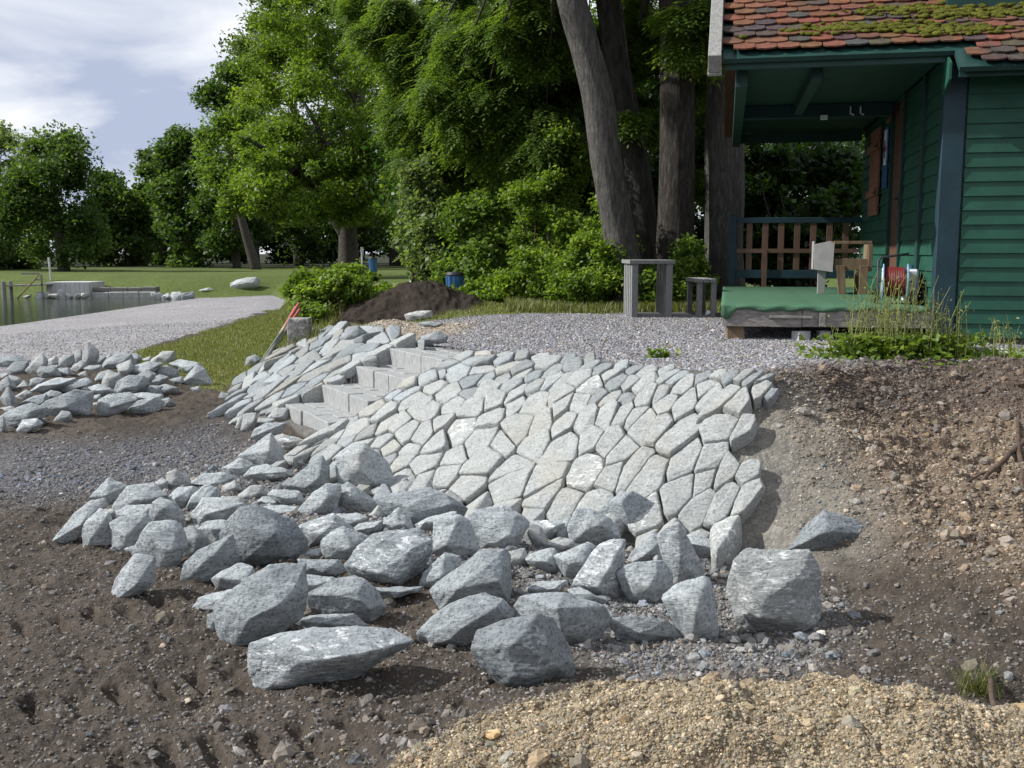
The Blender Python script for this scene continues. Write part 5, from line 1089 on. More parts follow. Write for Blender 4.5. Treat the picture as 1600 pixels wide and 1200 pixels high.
mb = MB(); hbox(mb, WU-.05, WU-.012, dv0+.13, dv0+.155, DZ+.98, DZ+1.16); mb.tube([hp(WU-.05, dv0+.14, DZ+1.1), hp(WU-.085, dv0+.14, DZ+1.1), hp(WU-.085, dv0+.24, DZ+1.1)], .009, 8); mb.build('door_handle', M['iron'], d)
# shutter hung open beside its window
s_e = empty('shutter', (0, 0, 0), None, None); s_e.parent = hut; s_e['loc'] = list(base_of(hut))
mb = MB()
for k in range(5): hbox(mb, WU-.065, WU-.04, sv0+.02+k*.165, sv0+.02+k*.165+.160, DZ+.98, DZ+2.08)
mb.build('shutter_boards', M['rust'], s_e)
mb = MB(); hbox(mb, WU-.092, WU-.066, sv0-.10, sv1-.05, DZ+1.22, DZ+1.31); hbox(mb, WU-.092, WU-.066, sv0-.10, sv1-.05, DZ+1.80, DZ+1.89); mb.build('shutter_battens', M['rust'], s_e, bevel=.003)
mb = MB()
for z in (DZ+1.84, DZ+1.26): mb.tube([hp(WU-.10, sv0-.05, z), hp(WU-.10, sv0+.16, z)], .012, 6); hbox(mb, WU-.1, WU-.02, sv0-.08, sv0-.05, z-.04, z+.05)
mb.build('hinges', M['iron'], s_e)
# blue notice plate between shutter and door: white upper field with a red band
n_e = empty('notice_sign', (0, 0, 0), None, None); n_e.parent = hut; n_e['loc'] = list(base_of(hut))
mb = MB(); hbox(mb, WU-.05, WU-.036, 3.18, 3.52, DZ+1.28, DZ+2.02); mb.build('plate', M['blue_plastic'], n_e, bevel=.002)
mb = MB(); hbox(mb, WU-.055, WU-.0505, 3.23, 3.42, DZ+1.56, DZ+1.98); mb.build('white_field', M['white_plastic'], n_e)
mb = MB(); hbox(mb, WU-.0595, WU-.0555, 3.24, 3.41, DZ+1.72, DZ+1.78); hbox(mb, WU-.0595, WU-.0555, 3.30, 3.36, DZ+1.64, DZ+1.86); mb.build('red_mark', M['hose'], n_e)
mb = MB(); mb.tube([hp(WU-.03, 2.7, EZ-.02), hp(WU-.10, 2.72, EZ-.16), hp(WU-.12, 2.75, EZ-.2)], .022, 8); mb.tube([hp(WU-.05, 2.74, EZ-.12), hp(WU-.34, 2.9, EZ+.10)], .022, 6); mb.build('wall_bracket', M['brown_paint'], hut)
# porch: deck, joists, railing, ceiling beams
mb = MB(); v = .02
while v < PD-.05: hbox(mb, .0, WU-.04, v, v+.14, DZ-.045, DZ-.012); v += .146
mb.build('deck_boards', M['grey_plank'], hut, bevel=.002)
P = []; 
for k in range(9): a_ = -.5*PI*k/8; P.append((-.025*math.sin(-a_), a_))
mb = MB(); nU = 48; V = []; Fs = []; prof = [(PD*.985, DZ+.002), (2.2, DZ+.004), (.30, DZ+.005), (.10, DZ+.010), (.0, DZ+.008), (-.035, DZ-.004), (-.042, DZ-.016), (-.040, DZ-.028), (-.038, DZ-.04)]
for i in range(nU+1):
    u_ = -.05 + (WU-.08+.05)*i/nU; wr = .012*float(fbm2(np.array([i*.35]), np.array([7.]), 3, 6)[0]); dr = .03*float(fbm2(np.array([i*.25]), np.array([0.]), 3, 3)[0]) - (.09*math.exp(-((i-1.5)/1.6)**2))
    for j, (v_, z) in enumerate(prof): V.append(hp(u_, v_ + (.008*math.sin(i*.9+j) if j > 3 else 0), z + wr*(j > 0) + (dr if j == len(prof)-1 else dr*.3 if j == len(prof)-2 else 0)))
m_ = len(prof)
for i in range(nU):
    for j in range(m_-1): Fs.append((i*m_+j, i*m_+j+1, (i+1)*m_+j+1, (i+1)*m_+j))
k = len(V); mb.add(V, Fs); cp = mb.build('carpet', M['carpet'], hut, smooth=True); md = cp.modifiers.new('thick', 'SOLIDIFY'); md.thickness = .008; md.offset = 0
mb = MB(); hbox(mb, -.02, .70, -.028, .012, DZ-.20, DZ-.02); hbox(mb, .705, WU+.02, -.024, .012, DZ-.195, DZ-.02); mb.build('fascia_board', M['grey_plank'], hut, bevel=.004)
mb = MB(); hbox(mb, .40, .80, -.050, -.030, DZ-.115, DZ-.090); hbox(mb, .86, .915, -.052, -.030, DZ-.19, DZ-.06); mb.build('fascia_cleats', M['grey_plank'], hut, bevel=.003)
mb = MB(); hbox(mb, -.03, .02, .02, PD, DZ-.19, DZ-.05); mb.build('deck_joists', M['grey_plank'], hut)
mb = MB()
for v in (.05, 2.8, 5.3): mb.prism([hp(.02, v, TZ-.12), hp(.20, v, TZ-.12), hp(.17, v, DZ-.20), hp(-.0, v, DZ-.20)], fy*.2)
mb.build('deck_footing', M['oldwood'], hut, bevel=.01)
rail = empty('porch_railing', (0, 0, 0), None, None); rail.parent = hut; rail['loc'] = list(base_of(hut))
RV = PD - .12; RZ = DZ + .98
mb = MB(); hbox(mb, .02, .13, RV-.02, RV+.09, DZ, RZ+.06); hbox(mb, .02, .13, 0+PD*.0+RV-.02, RV+.09, RZ+.0605, RZ+.075); mb.build('newel_post', M['green_blue'], rail, bevel=.005)
mb = MB(); hbox(mb, .131, WU-.04, RV-.01, RV+.08, RZ-.05, RZ+.03); mb.build('top_rail', M['green_blue'], rail, bevel=.005)
mb = MB(); hbox(mb, .131, WU-.04, RV+.0, RV+.06, DZ+.13, DZ+.25); mb.build('bottom_rail', M['green_blue'], rail, bevel=.005)
mb = MB(); hbox(mb, .131, WU-.04, RV-.016, RV-.001, DZ+.50, DZ+.56); mb.build('middle_rail', M['rail_brown'], rail)
for k in range(7):
    u_ = .27 + k*.225; mb = MB(); hbox(mb, u_, u_+.085, RV+.061 if False else RV+.001, RV+.019, DZ+.252, RZ-.052); mb.build('baluster', M['rail_brown'], rail, bevel=.002)
mb = MB(); hbox(mb, .50, .57, RV-.04, RV-.017, DZ, DZ+.54); mb.build('prop', M['rail_brown'], rail)
mb = MB(); v = .1
while v < PD-.15: hbox(mb, .14, WU-.04, v, v+.15, EZ+.02, EZ+.04); v += .153
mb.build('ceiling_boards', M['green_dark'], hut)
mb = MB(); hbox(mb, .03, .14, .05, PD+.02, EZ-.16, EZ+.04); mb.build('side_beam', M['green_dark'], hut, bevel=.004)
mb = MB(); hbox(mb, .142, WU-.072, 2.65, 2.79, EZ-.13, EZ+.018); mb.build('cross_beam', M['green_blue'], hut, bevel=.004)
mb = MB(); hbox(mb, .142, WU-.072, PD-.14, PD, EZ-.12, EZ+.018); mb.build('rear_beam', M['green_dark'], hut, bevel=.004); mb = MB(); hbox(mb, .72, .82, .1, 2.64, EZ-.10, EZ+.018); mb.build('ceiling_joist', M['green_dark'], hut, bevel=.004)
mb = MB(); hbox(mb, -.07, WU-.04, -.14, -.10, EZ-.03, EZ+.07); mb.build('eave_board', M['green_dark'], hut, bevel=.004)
mb = MB(); hbox(mb, 1.02, 1.10, 2.60, 2.648, EZ-.165, EZ-.11); mb.build('lamp', M['white_plastic'], hut, bevel=.006)
mb = MB()
for q in (0, .11): mb.tube([hp(1.35+q, 2.646, EZ-.02), hp(1.35+q, 2.62, EZ-.03), hp(1.35+q, 2.62, EZ-.10), hp(1.39+q, 2.62, EZ-.12)], .009, 6)
mb.build('hooks', M['white_plastic'], hut)
# roof: battens of beaver-tail tiles, ridge parallel to the eave
PT = math.radians(37); tp, cp_ = math.sin(PT), math.cos(PT); V0 = -.22; ZR = EZ+.05; 
def rp(u_, s, h=0): return hp(u_, V0 + s*cp_ - h*tp, ZR + s*tp + h*cp_)
def rvec(du, ds, dh): return hvct(du, ds*cp_ - dh*tp, ds*tp + dh*cp_)
RID = (PD/2 - V0)/cp_ + .1
mb = MB(); mb.box(rp(-.09, .02, -.05), rvec(WU+.09, 0, 0), rvec(0, RID, 0), rvec(0, 0, .045)); mb.box(rp(WU+.001, -.28, -.05), rvec(HW-WU+.2, 0, 0), rvec(0, RID+.28, 0), rvec(0, 0, .045)); mb.build('roof_deck', M['green_dark'], hut)
mb = MB(); bk = 2*(PD/2) - V0
mb.box(hp(-.09, bk, ZR-.05), hvct(HW+.29, 0, 0), hvct(0, -RID*cp_, RID*tp), np.array([hv_[0]*.05*tp, hv_[1]*.05*tp, .05*cp_])); mb.build('rear_roof', M['brown_paint'], hut)
tl = MB(); tw = .198; ex = .122; row = 0; s = -.28
while s < RID - .1:
    x = -.10 + (tw/2 if row % 2 else 0)
    while x < HW + .2:
        if s > -.02 or x > WU - .02:
            j = rg.uniform(-.006, .006, 3); ww = tw - .004; Ln = ex*1.45; c = [(x+ww*.0, .040), (x+ww*.18, .012), (x+ww*.5, 0), (x+ww*.82, .012), (x+ww, .040), (x+ww, Ln), (x, Ln)]
            lift = .040 + j[0]; B_t = [rp(px_ + j[1], s + py_ + j[2], lift - (py_/Ln)*.026) for px_, py_ in c]; n = len(B_t); th2 = rvec(0, 0, .015); r_ = rg.uniform()
            dk = S(x, 1.0, 2.3)*.35 + 1.1*float(noise2(np.array([x*1.3]), np.array([s*1.9]), 3)[0])
            col = (.16, .07, .042) if r_ > .30 + dk else ((.085, .058, .046) if r_ > .12 + dk*.3 else (.07, .06, .055)); col = tuple(q*rg.uniform(.85, 1.15) for q in col)
            tl.add(B_t + [p + th2 for p in B_t], [tuple(range(n-1, -1, -1)), tuple(range(n, 2*n))] + [(i, (i+1) % n, (i+1) % n + n, i+n) for i in range(n)], col)
        x += tw
    s += ex; row += 1
tl.build('roof_tiles', M['tile'], hut, cattr=True)
mb = MB(); mv = []; ms = []
for (u_, s_, ln, k) in ((1.1, .42, .9, 60), (1.9, .30, .7, 40), (2.35, .60, 1.0, 70), (1.6, .75, .8, 50), (3.0, .22, .5, 26), (3.1, .75, 1.2, 60), (2.3, 1.1, 1.6, 80), (1.0, 1.2, 1.0, 40)):
    for _ in range(k*3): mv.append(rp(u_ + rg.normal(0, ln*.32), s_ + round(rg.normal(0, .5))*.148*.5 + rg.normal(0, .018), .055)); ms.append(rg.uniform(.012, .034))
iv, if_ = ICO[4]; lo = bmesh.new(); bmesh.ops.create_icosphere(lo, subdivisions=2, radius=1); lv = np.array([v.co[:] for v in lo.verts]); lf = np.array([[v.index for v in f.verts] for f in lo.faces]); lo.free()
MV = []; MF = []
for q, (p, r_) in enumerate(zip(mv, ms)):
    w_ = lv*(1 + .5*noise3(lv*2.2 + q, 5)[:, None]); MV.append(p + (w_[:, :1]*rvec(1, 0, 0)*1.5 + w_[:, 1:2]*rvec(0, 1, 0)*.8 + w_[:, 2:]*rvec(0, 0, 1)*.55)*r_); MF.append(lf + q*len(lv))
obj('moss', mesh_np('moss', np.vstack(MV) - base_of(hut), np.vstack(MF), M['moss'], True), hut)
mb = MB(); mb.box(rp(-.225, -.12, -.10), rvec(.125, 0, 0), rvec(0, RID+.1, 0), rvec(0, 0, .03)); mb.box(rp(-.222, -.11, -.0695), rvec(.118, 0, 0), rvec(0, RID+.08, 0), rvec(0, 0, .17)); mb.build('verge_board', M['verge'], hut, bevel=.005)
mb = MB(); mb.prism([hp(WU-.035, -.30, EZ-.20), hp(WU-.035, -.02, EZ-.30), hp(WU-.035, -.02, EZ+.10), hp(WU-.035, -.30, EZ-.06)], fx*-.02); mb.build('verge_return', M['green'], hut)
mb = MB(); hbox(mb, WU+.02, HW+.15, -.34, -.31, EZ-.19, EZ-.11); mb.build('front_eave_board', M['green_dark'], hut)
mb = MB(); hbox(mb, WU+.03, HW-.03, .06, .2, TZ-.15, TZ+.10); hbox(mb, WU+.06, WU+.2, .2, PD-.2, TZ-.15, TZ+.10); mb.build('plinth', M['mortar'], hut)
mb = MB()
for k in range(-1, 9):
    if k*.78 < HW: hbox(mb, .05 + k*.78 if k >= 0 else .05, .05 + k*.78+.06 if k >= 0 else .11, -.2, PD*.5, EZ+.045 if False else EZ+.06, EZ+.11)
# ------------------------------------------------------------------ things on and by the porch
def thing_box(name, cat, label, o, group=None): return empty(name, tuple(o), label, cat, group)
st = thing_box('wooden_trestle', 'trestle', 'small rough timber trestle with a pale panel on one side, standing on the green deck', hp(1.30, 3.0, DZ))
DD = 3.0
mb = MB(); mb.box(hp(1.03, DD-.12, DZ+.30), hvct(.02, .5, 0), hvct(-.015, 0, 0) + [0, 0, 0], (0, 0, .34)); mb.box(hp(1.035, DD-.14, DZ+.30), hvct(.23, -.0, 0)*0 + hvct(.0, .5, 0), hvct(-.02, 0, 0), (0, 0, .34)) if False else None
mb.prism([hp(1.03, DD-.15, DZ+.30), hp(1.24, DD-.20, DZ+.27), hp(1.25, DD-.20, DZ+.61), hp(1.20, DD-.19, DZ+.64), hp(1.02, DD-.15, DZ+.60)], fy*.018); mb.build('pale_panel', M['panel'], st, bevel=.002)
mb = MB(); hbox(mb, 1.25, 1.68, DD-.18, DD-.14, DZ+.605, DZ+.64); hbox(mb, 1.26, 1.66, DD-.18, DD-.14, DZ+.30, DZ+.43); hbox(mb, 1.64, 1.69, DD-.185, DD+.30, DZ+.28, DZ+.60); hbox(mb, 1.25, 1.68, DD+.26, DD+.30, DZ+.605, DZ+.64); hbox(mb, 1.05, 1.10, DD-.12, DD+.30, DZ+.56, DZ+.60); mb.build('frame', M['oldwood'], st, bevel=.003)
for k, (u0, v0, mt) in enumerate(((1.08, DD-.08, 'panel'), (1.28, DD-.20, 'oldwood'), (1.55, DD-.20, 'oldwood'), (1.55, DD+.24, 'oldwood'))):
    mb = MB(); lean = .035 if k == 1 else 0; mb.prism([hp(u0+lean, v0, DZ+.006), hp(u0+.085+lean, v0, DZ+.006), hp(u0+.10, v0, DZ+.35), hp(u0, v0, DZ+.35)], fy*.05); mb.build('leg', M[mt], st, bevel=.003)
hr = thing_box('hose_reel', 'hose reel', 'red hose wound on a blue and white reel with black stand', hp(1.52, .55, DZ))
C0 = hp(1.60, .50, DZ+.22)
def disc(mb, c, ax, r, w_, n=24):
    ax = ax/np.linalg.norm(ax); t1 = np.cross(ax, [0, 0, 1.]); t1 /= np.linalg.norm(t1); t2 = np.cross(ax, t1); mb.prism([c + r*(math.cos(2*PI*k/n)*t1 + math.sin(2*PI*k/n)*t2) for k in range(n)], ax*w_)
ax = hvct(1, -.12, 0)
mb = MB(); disc(mb, C0 - ax*.115, ax, .175, .012); disc(mb, C0 + ax*.105, ax, .175, .012); mb.build('flanges', M['blue_light'], hr, bevel=.003)
mb = MB(); disc(mb, C0 - ax*.122, ax, .135, .006); disc(mb, C0 + ax*.118, ax, .135, .006); mb.build('flange_rims', M['white_plastic'], hr)
mb = MB(); hx = []
for k in range(260): a_ = k*2*PI/24; w2 = k/24; off = abs((w2 % 14)/7 - 1); hx.append(C0 + ax*(-.085 + .17*((k/24)/10.8)) + .135*(math.cos(a_)*np.array([0, 0, 1.]) + math.sin(a_)*np.cross(ax/np.linalg.norm(ax), [0, 0, 1.])))
mb.tube(hx, .0105, 8); disc(mb, C0 - ax*.10, ax, .125, .20); mb.build('hose', M['hose'], hr, smooth=True)
mb = MB(); y_ = -ax*.16
mb.tube([C0 + y_ + hvct(0, -.16, -.215), C0 + y_ + hvct(0, -.02, .02), C0 + y_ + hvct(0, .0, .20), C0 + y_ + hvct(.03, .02, .235), C0 + hvct(.12, .02, .27)], .012, 8); mb.tube([C0 + y_ + hvct(0, .14, -.215), C0 + y_ + hvct(0, -.02, .02)], .010, 8); mb.tube([C0 - y_ + hvct(0, -.14, -.215), C0 - y_ + hvct(0, 0, .02), C0 - y_ + hvct(0, .14, -.215)], .010, 8); mb.tube([C0 + y_, C0 - y_], .009, 8)
mb.build('stand', M['iron'], hr, smooth=True)
bl = thing_box('water_canister', 'canister', 'pale bluish plastic canister standing behind the hose reel', hp(1.78, .72, DZ))
mb = MB(); hbox(mb, 1.72, 1.84, .62, .86, DZ+.01, DZ+.34); mb.build('body', M['white_plastic'], bl, bevel=.02); mb = MB(); mb.tube([hp(1.78, .74, DZ+.34), hp(1.78, .74, DZ+.38)], .025, 12); mb.build('cap', M['blue_plastic'], bl)
for q, (u_, lb) in enumerate(((.68, 'pale hollow concrete block lying under the deck edge'), (.98, 'second hollow block under the deck, nearer to the weeds'))):
    cbk = thing_box('hollow_block', 'block', lb, hp(u_, .08, TZ)); mb = MB(); b0 = hp(u_, -.02+.1*q, TZ+.0)
    R_ = Matrix.Rotation(.5 + q, 3, 'Z'); ex_ = np.array(R_ @ Vector((.15, 0, .0))); ey_ = np.array(R_ @ Vector((0, .10, 0)))
    mb.box(b0, ex_, ey_*.15, (0, 0, .09)); mb.box(b0+ey_*.85, ex_, ey_*.15, (0, 0, .09)); mb.box(b0+ey_*.15, ex_*.1, ey_*.7, (0, 0, .09)); mb.box(b0+ey_*.15+ex_*.45, ex_*.1, ey_*.7, (0, 0, .09)); mb.box(b0+ey_*.15+ex_*.9, ex_*.1, ey_*.7, (0, 0, .09)); mb.build('shell', M['concrete_pale'], cbk, bevel=.003)
pk = empty('fence_post', tuple(hit(np.array([1510.]), np.array([556.]))[0]), 'short grey timber lying below the siding with an orange end', 'timber'); g = base_of(pk); g2 = hit(np.array([1480.]), np.array([556.]))[0]; g3 = hit(np.array([1545.]), np.array([554.]))[0]; zz = max(g2[2], g3[2])
mb = MB(); mb.box(np.array([g2[0], g2[1], zz-.02]), g3*[1, 1, 0] - g2*[1, 1, 0], hvct(0, .12, 0), (0, 0, .085)); mb.build('shaft', M['grey_wood'], pk, bevel=.006)
mb = MB(); mb.box(np.array([g2[0], g2[1], zz-.02]) - (g3-g2)*[.1, .1, 0], (g3-g2)*[.095, .095, 0], hvct(0, .1, 0), (0, 0, .08)); mb.build('end_block', M['brick'], pk, bevel=.006)
# slatted grey table and bench in one frame
tb = at_z(1022, 497, ground(*at_z(1022, 497, .87)[:2])); ty = tb[1]; tz = tb[2]; X_ = lambda px: (px-800)/F*ty*1.0
fr = thing_box('slatted_table', 'picnic table', 'grey slatted table joined to a low bench, on the gravel before the hedge', tb)
kx = lambda px: (px-800)/F*(ty*math.cos(PITCH)*1.0 + .0)
def XX(px): return float(at_y(px, 450, ty)[0])
dpt = .95; H1 = .74; H2 = .50
for (a_, b_) in ((987, 994), (1041, 1048)):                      # two slatted side panels, each of four uprights one behind the other
    for k in range(5):
        mb = MB(); mb.box((XX(a_ + (0 if a_ < 1000 else 0)), ty + k*.20, tz), (XX(997)-XX(987), 0, 0), (0, .12, 0), (0, 0, H1-.052)); mb.build('leg', M['grey_wood'], fr, bevel=.004)
for k in range(6):
    mb = MB(); mb.box((XX(983), ty-.02 + k*.165, tz+H1-.05), (XX(1054)-XX(983), 0, 0), (0, .155, 0), (0, 0, .05)); mb.build('tabletop_slat', M['grey_wood'], fr, bevel=.004)
for (a_) in (1090, 1112):
    for k in range(2):
        mb = MB(); mb.box((XX(a_+1), ty + .05 + k*.72, tz), (XX(1101)-XX(1093), 0, 0), (0, .08, 0), (0, 0, H2-.052)); mb.build('bench_leg', M['grey_wood'], fr, bevel=.004)
for k in range(3):
    mb = MB(); u0 = XX(1089) + k*(XX(1121)-XX(1089))/3; mb.box((u0, ty+.02, tz+H2-.05), ((XX(1121)-XX(1089))/3-.008, 0, 0), (0, .86, 0), (0, 0, .05)); mb.build('bench_slat', M['grey_wood'], fr, bevel=.004)
for k in range(4):
    mb = MB(); mb.box((XX(988), ty+.03 + k*.24, tz-.01), (XX(1120)-XX(988), 0, 0), (0, .09, 0), (0, 0, .04)); mb.build('floor_slat', M['grey_wood'], fr, bevel=.004)
lt = thing_box('crumpled_paper', 'litter', 'small crumpled white paper lying under the slatted bench', at_y(1106, 497, ty+.1)); z_ = base_of(lt)
me = stone_mesh('paper', np.array([[-.04, 0, .04], [.04, 0, .04], [0, .03, .11], [.03, -.02, .09], [-.03, .02, .08], [0, -.04, .05]]), 3, M['white_plastic'], 4); obj('paper', me, lt)
# concrete stub and leaning striped poles
gp = hit(np.array([467.]), np.array([552.]))[0]; y0 = 13.5; gp = np.array([xpx(467, 540, y0), y0, ground(xpx(467, 540, y0), y0)]); zt = zpx(497, y0); w2 = 33/F*y0
me = stone_mesh('post', np.array([[sx*w2/2, sy*w2*.55 + .1, z] for sx in (-1, 1) for sy in (-1, 1) for z in (-.4, zt-gp[2])]), 9, M['old_concrete'], 6, sharp=60, chips=2, rough=.22)
cpst = empty('concrete_post', tuple(gp), 'old flaking concrete post stub at the upper end of the stone slope', 'post'); obj('post_shaft', me, cpst)
pb = at_y(400, 562, 12.6); pb[2] = ground(pb[0], pb[1]) + .02; a0 = at_y(412, 556, 12.9); 
for k, (x1, y1, x0, y0_, r_, nm, lb) in enumerate(((467, 474, 405, 560, .017, 'striped_pole', 'reddish pole leaning against the bank, upper one of the bundle'), (468, 484, 409, 562, .020, 'striped_pole', 'reddish pole leaning in the bundle, just under the upper one'), (462, 480, 413, 562, .022, 'striped_pole', 'thicker dark-based pole at the underside of the leaning bundle'))):
    A_ = at_y(x0, y0_, 12.9); B_p = at_y(x1, y1, 14.2 + .05*k); A_[2] = min(A_[2], ground(A_[0], A_[1])+.03) if A_[2] > ground(A_[0], A_[1]) else A_[2]
    o = empty(nm, tuple(A_), lb, 'pole', 'poles leaning beside the stone slope'); mb = MB(); mb.tube([A_, (A_+B_p)/2 + [0, 0, -.01], B_p], r_, 8); mb.build('shaft', M['red_white'], o, smooth=True)
# bins, sign post, bucket, far shore structures
def bin_(px, top, bot, wpx, y, label, name='litter_bin', mat='blue_plastic'):
    x = xpx(px, bot, y); zb = ground(x, y); zt = zpx(top, y); r = wpx/F*y/2; e = empty(name, (x, y, zb), label, 'bin'); mb = MB()
    mb.tube([(x, y, zb), (x, y, zb+(zt-zb)*.3), (x, y, zb+(zt-zb)*.9)], [r*.86, r*.93, r*1.0], 28); mb.build('drum', M[mat], e, smooth=False)
    mb = MB(); mb.tube([(x, y, zb+(zt-zb)*.9), (x, y, zb+(zt-zb)*.93), (x, y, zb+(zt-zb)*.97), (x, y, zt)], [r*1.06, r*1.07, r*1.0, r*.9], 28); mb.build('rim', M['iron'], e)
    mb = MB()
    for k in range(12): a_ = 2*PI*k/12; mb.tube([(x+r*.88*math.cos(a_), y+r*.88*math.sin(a_), zb+.02), (x+r*1.0*math.cos(a_), y+r*1.0*math.sin(a_), zb+(zt-zb)*.88)], .012, 5)
    mb.build('ribs', M[mat], e)
bin_(711, 425, 470, 27, 17.0, 'dark blue ribbed drum bin behind the earth mound')
bin_(583, 402, 423, 13, 52, 'small blue bin beside the thin post on the far lawn')
bin_(90, 421, 436, 8, 60, 'tiny blue bin under the round bushy tree')
sx, sy_ = xpx(566, 423, 50), 50; e = empty('sign_post', (sx, sy_, ground(sx, sy_)), 'thin pale post with a small board on the far lawn', 'sign'); z0 = ground(sx, sy_); mb = MB(); mb.tube([(sx, sy_, z0), (sx, sy_, zpx(386, 50))], .045, 8); mb.build('post', M['concrete_pale'], e); mb = MB(); mb.box((sx-.06, sy_-.08, zpx(395, 50)), (.14, 0, 0), (0, .02, 0), (0, 0, .28)); mb.build('board', M['white_plastic'], e)
bx_, by_ = xpx(645, 428, 30), 30; zb = ground(bx_, by_); e = empty('bucket', (bx_, by_, zb), 'small white bucket on the path beyond the earth mound', 'bucket'); mb = MB(); mb.tube([(bx_, by_, zb), (bx_, by_, zb+.16)], [.09, .115], 16, cap=False); mb.tube([(bx_, by_, zb+.01), (bx_, by_, zb+.02)], .088, 16); mb.build('pail', M['white_plastic'], e); mb = MB(); mb.tube([(bx_-.115, by_, zb+.155), (bx_-.07, by_, zb+.20), (bx_+.07, by_, zb+.20), (bx_+.115, by_, zb+.155)], .006, 5); mb.build('handle', M['iron'], e)
YQ = 43.6; a0 = at_y(73, 461, YQ); a1 = at_y(140, 461, YQ); zt = zpx(441, YQ); e = empty('concrete_pier', (a0[0], YQ, -.2), 'pale concrete block wall at the water edge', 'pier'); mb = MB(); npn = 9; ww = (a1[0]-a0[0])/npn
for k in range(npn): mb.box((a0[0]+k*ww, YQ, -.5), (ww-.012, 0, 0), (0, 1.7, 0), (0, 0, zt+.5))
mb.build('panels', M['concrete_pale'], e)
lw0, lw1 = at_y(141, 462, 43.8)[0], at_y(240, 462, 43.8)[0]; e = empty('low_stone_wall', (lw0, 43.8, -.2), 'low brownish two-course wall along the far edge of the water', 'wall')
for r_ in range(2):
    mb = MB(); x = lw0+.05; rgk = np.random.default_rng(9+r_)
    while x < lw1: ln = rgk.uniform(.35, .8); mb.box((x, 43.8 + .14*r_, -.4 if r_ == 0 else .045), (ln-.02, 0, 0), (0, .5, 0), (0, 0, .44 + rgk.uniform(-.02, .02) if r_ == 0 else .2 + rgk.uniform(-.02, .02))); x += ln
    mb.build('course', M['mortar' if r_ else 'concrete'], e, bevel=.03)
jt = empty('jetty', tuple(at_y(20, 462, 43)), 'small weathered jetty with posts, rail and a slanting ladder at the left shore', 'jetty')
J = lambda px, py, y=43: np.array(at_y(px, py, y))
for k, (px, w_) in enumerate(((5, .10), (10.5, .09))): mb = MB(); p = J(px, 440); mb.tube([(p[0], 43+.3*k, -.6), (p[0], 43+.3*k, p[2])], w_, 8); mb.build('post', M['grey_wood'], jt)
mb = MB(); mb.box(J(9, 448) , J(73, 446)-J(9, 448), (0, 1.1, 0), (0, 0, .06)); mb.build('walkway', M['grey_plank'], jt)
mb = MB(); mb.box(J(33, 429), J(61, 429)-J(33, 429), (0, .06, 0), (0, 0, .06)); mb.box(J(53, 438), J(62, 438)-J(53, 438), (0, .06, 0), (0, 0, .05)); mb.build('rail', M['grey_wood'], jt)
mb = MB(); p = J(63, 429); mb.box((p[0], 43, -.3), (.06, 0, 0), (0, .06, 0), (0, 0, p[2]+.3)); mb.build('rail_post', M['grey_wood'], jt)
mb = MB(); mb.tube([J(27, 467), J(61, 429)], .03, 6); mb.build('ladder_rail', M['oldwood'], jt)
wp = J(80, 441, 46); e = empty('white_pole', (wp[0], 46, ground(wp[0], 46)), 'thin white pole standing on the bank behind the concrete block', 'pole'); mb = MB(); mb.tube([(wp[0], 46, ground(wp[0], 46)), (wp[0]-.05, 46, zpx(402, 46))], .05, 8); mb.build('shaft', M['concrete_pale'], e)
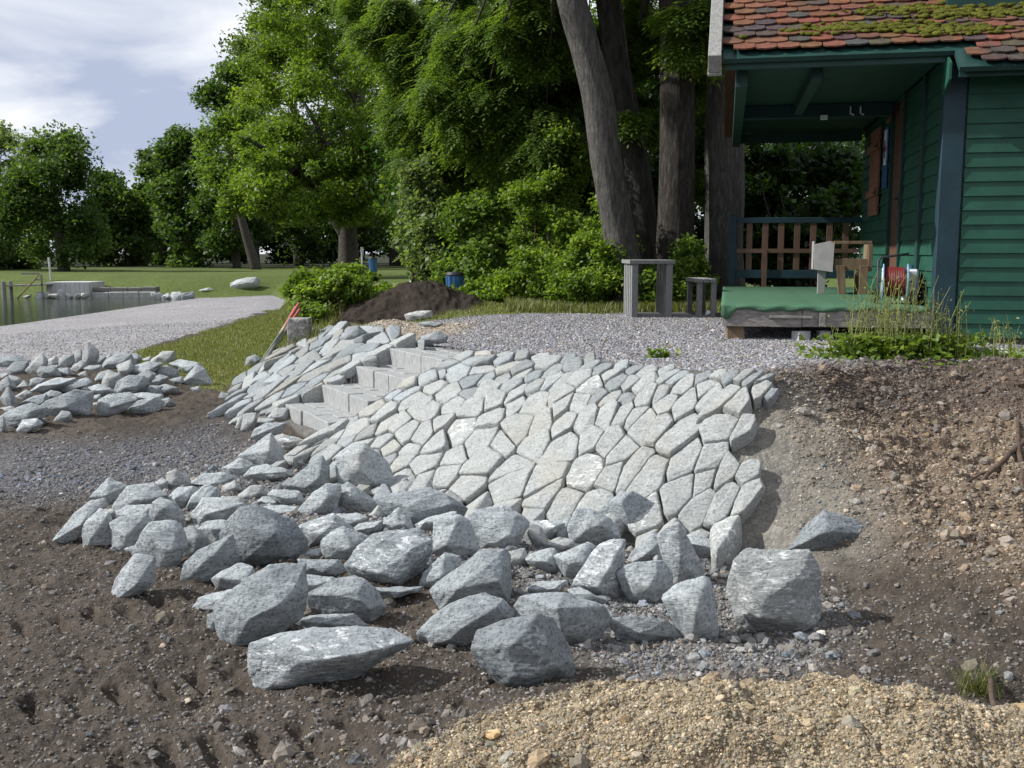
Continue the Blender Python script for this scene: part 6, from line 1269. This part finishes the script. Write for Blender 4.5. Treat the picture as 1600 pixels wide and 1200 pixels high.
for k, (px, py, w_, h_, mt) in enumerate(((43, 468, 9, 4, 'rip_white'), (62, 461, 10, 11, 'rock'), (73, 463, 11, 8, 'rip'), (84, 466, 13, 7, 'rip'), (97, 463, 9, 12, 'rock'), (107, 466, 10, 6, 'rock'), (120, 466, 9, 5, 'rip'), (132, 466, 12, 5, 'rip'), (260, 456, 16, 9, 'rock'), (276, 454, 16, 9, 'rock'), (294, 453, 14, 11, 'rock_dark'), (246, 458, 14, 8, 'rock'))):
    y = 43.0 + .1*(k % 3) if k < 8 else 42.6; c = at_y(px, py, y); c[2] = max(-.15, ground(c[0], y)) + .05; hw, hh = w_/F*y/2*1.25, h_/F*y/2*1.2; rgk = np.random.default_rng(k+50); P = rgk.uniform(-1, 1, (14, 3)); P /= np.abs(P).max(1)[:, None]; P *= [hw, hw*.8, hh*1.4]
    wh = ['white stone at the waterline near the jetty ladder', 'tall grey stone left of the concrete block', 'pale stone against the left corner of the concrete block', 'broad pale stone in the water before the concrete block', 'upright grey stone before the middle of the concrete block', 'low grey stone right of the upright one by the concrete block', 'small pale stone before the right half of the concrete block', 'flat pale stone at the right corner of the concrete block', 'grey stone in the row after the low brownish wall', 'second long grey stone after the low brownish wall', 'dark stone ending the row after the low brownish wall', 'first grey stone where the low brownish wall ends'][k]
    o = obj('shore_stone', stone_mesh('shore_stone', P, 900+k, M[mt], 4)); o.location = c; setp(o, wh, 'stone', 'stones along the far waterline')
# roots and sticks on the dug bank
def root(name, pts, r0, r1, label, seed):
    g = hit(np.array([p[0] for p in pts], float), np.array([p[1] for p in pts], float)); up = np.array([p[2] for p in pts]); g[:, 2] += up
    e = empty(name, tuple(g[0]), label, 'root'); mb = MB(); limb_mesh(mb, list(g), r0, r1, 7, .006, seed); mb.build('strand', M['root'], e, smooth=True)
root('root', [(1592, 655, .03), (1590, 690, .05), (1594, 725, .03), (1597, 765, .0)], .012, .018, 'thin upright root at the right edge of the dug bank', 1)
root('root', [(1535, 752, .0), (1560, 735, .03), (1585, 712, .04), (1610, 690, .03)], .012, .022, 'thick root slanting up to the thin upright one', 2)
root('root', [(1500, 760, .0), (1530, 744, .02), (1560, 738, .01)], .006, .01, 'short root ending below the thick slanting one', 3)
root('root', [(1402, 680, .0), (1412, 666, .03), (1430, 658, .04), (1450, 668, .0)], .006, .008, 'small arched root over a hollow in the bank', 4)
root('root', [(1570, 592, .02), (1590, 608, .03), (1610, 600, .02)], .008, .01, 'forked root hanging at the soil rim under the grass', 5)
root('root', [(1535, 1050, .03), (1548, 1072, .03), (1554, 1105, .0)], .012, .009, 'stout stick beside the lone grass tuft', 6)
root('stick', [(1118, 838, .05), (1140, 848, .03), (1165, 862, .0)], .006, .004, 'thin brown stick at the foot of the stone slope', 7)
root('twig', [(938, 556, .0), (942, 548, .06), (950, 542, .10)], .004, .003, 'thin reddish twig standing out of the gravel above the slope', 8)
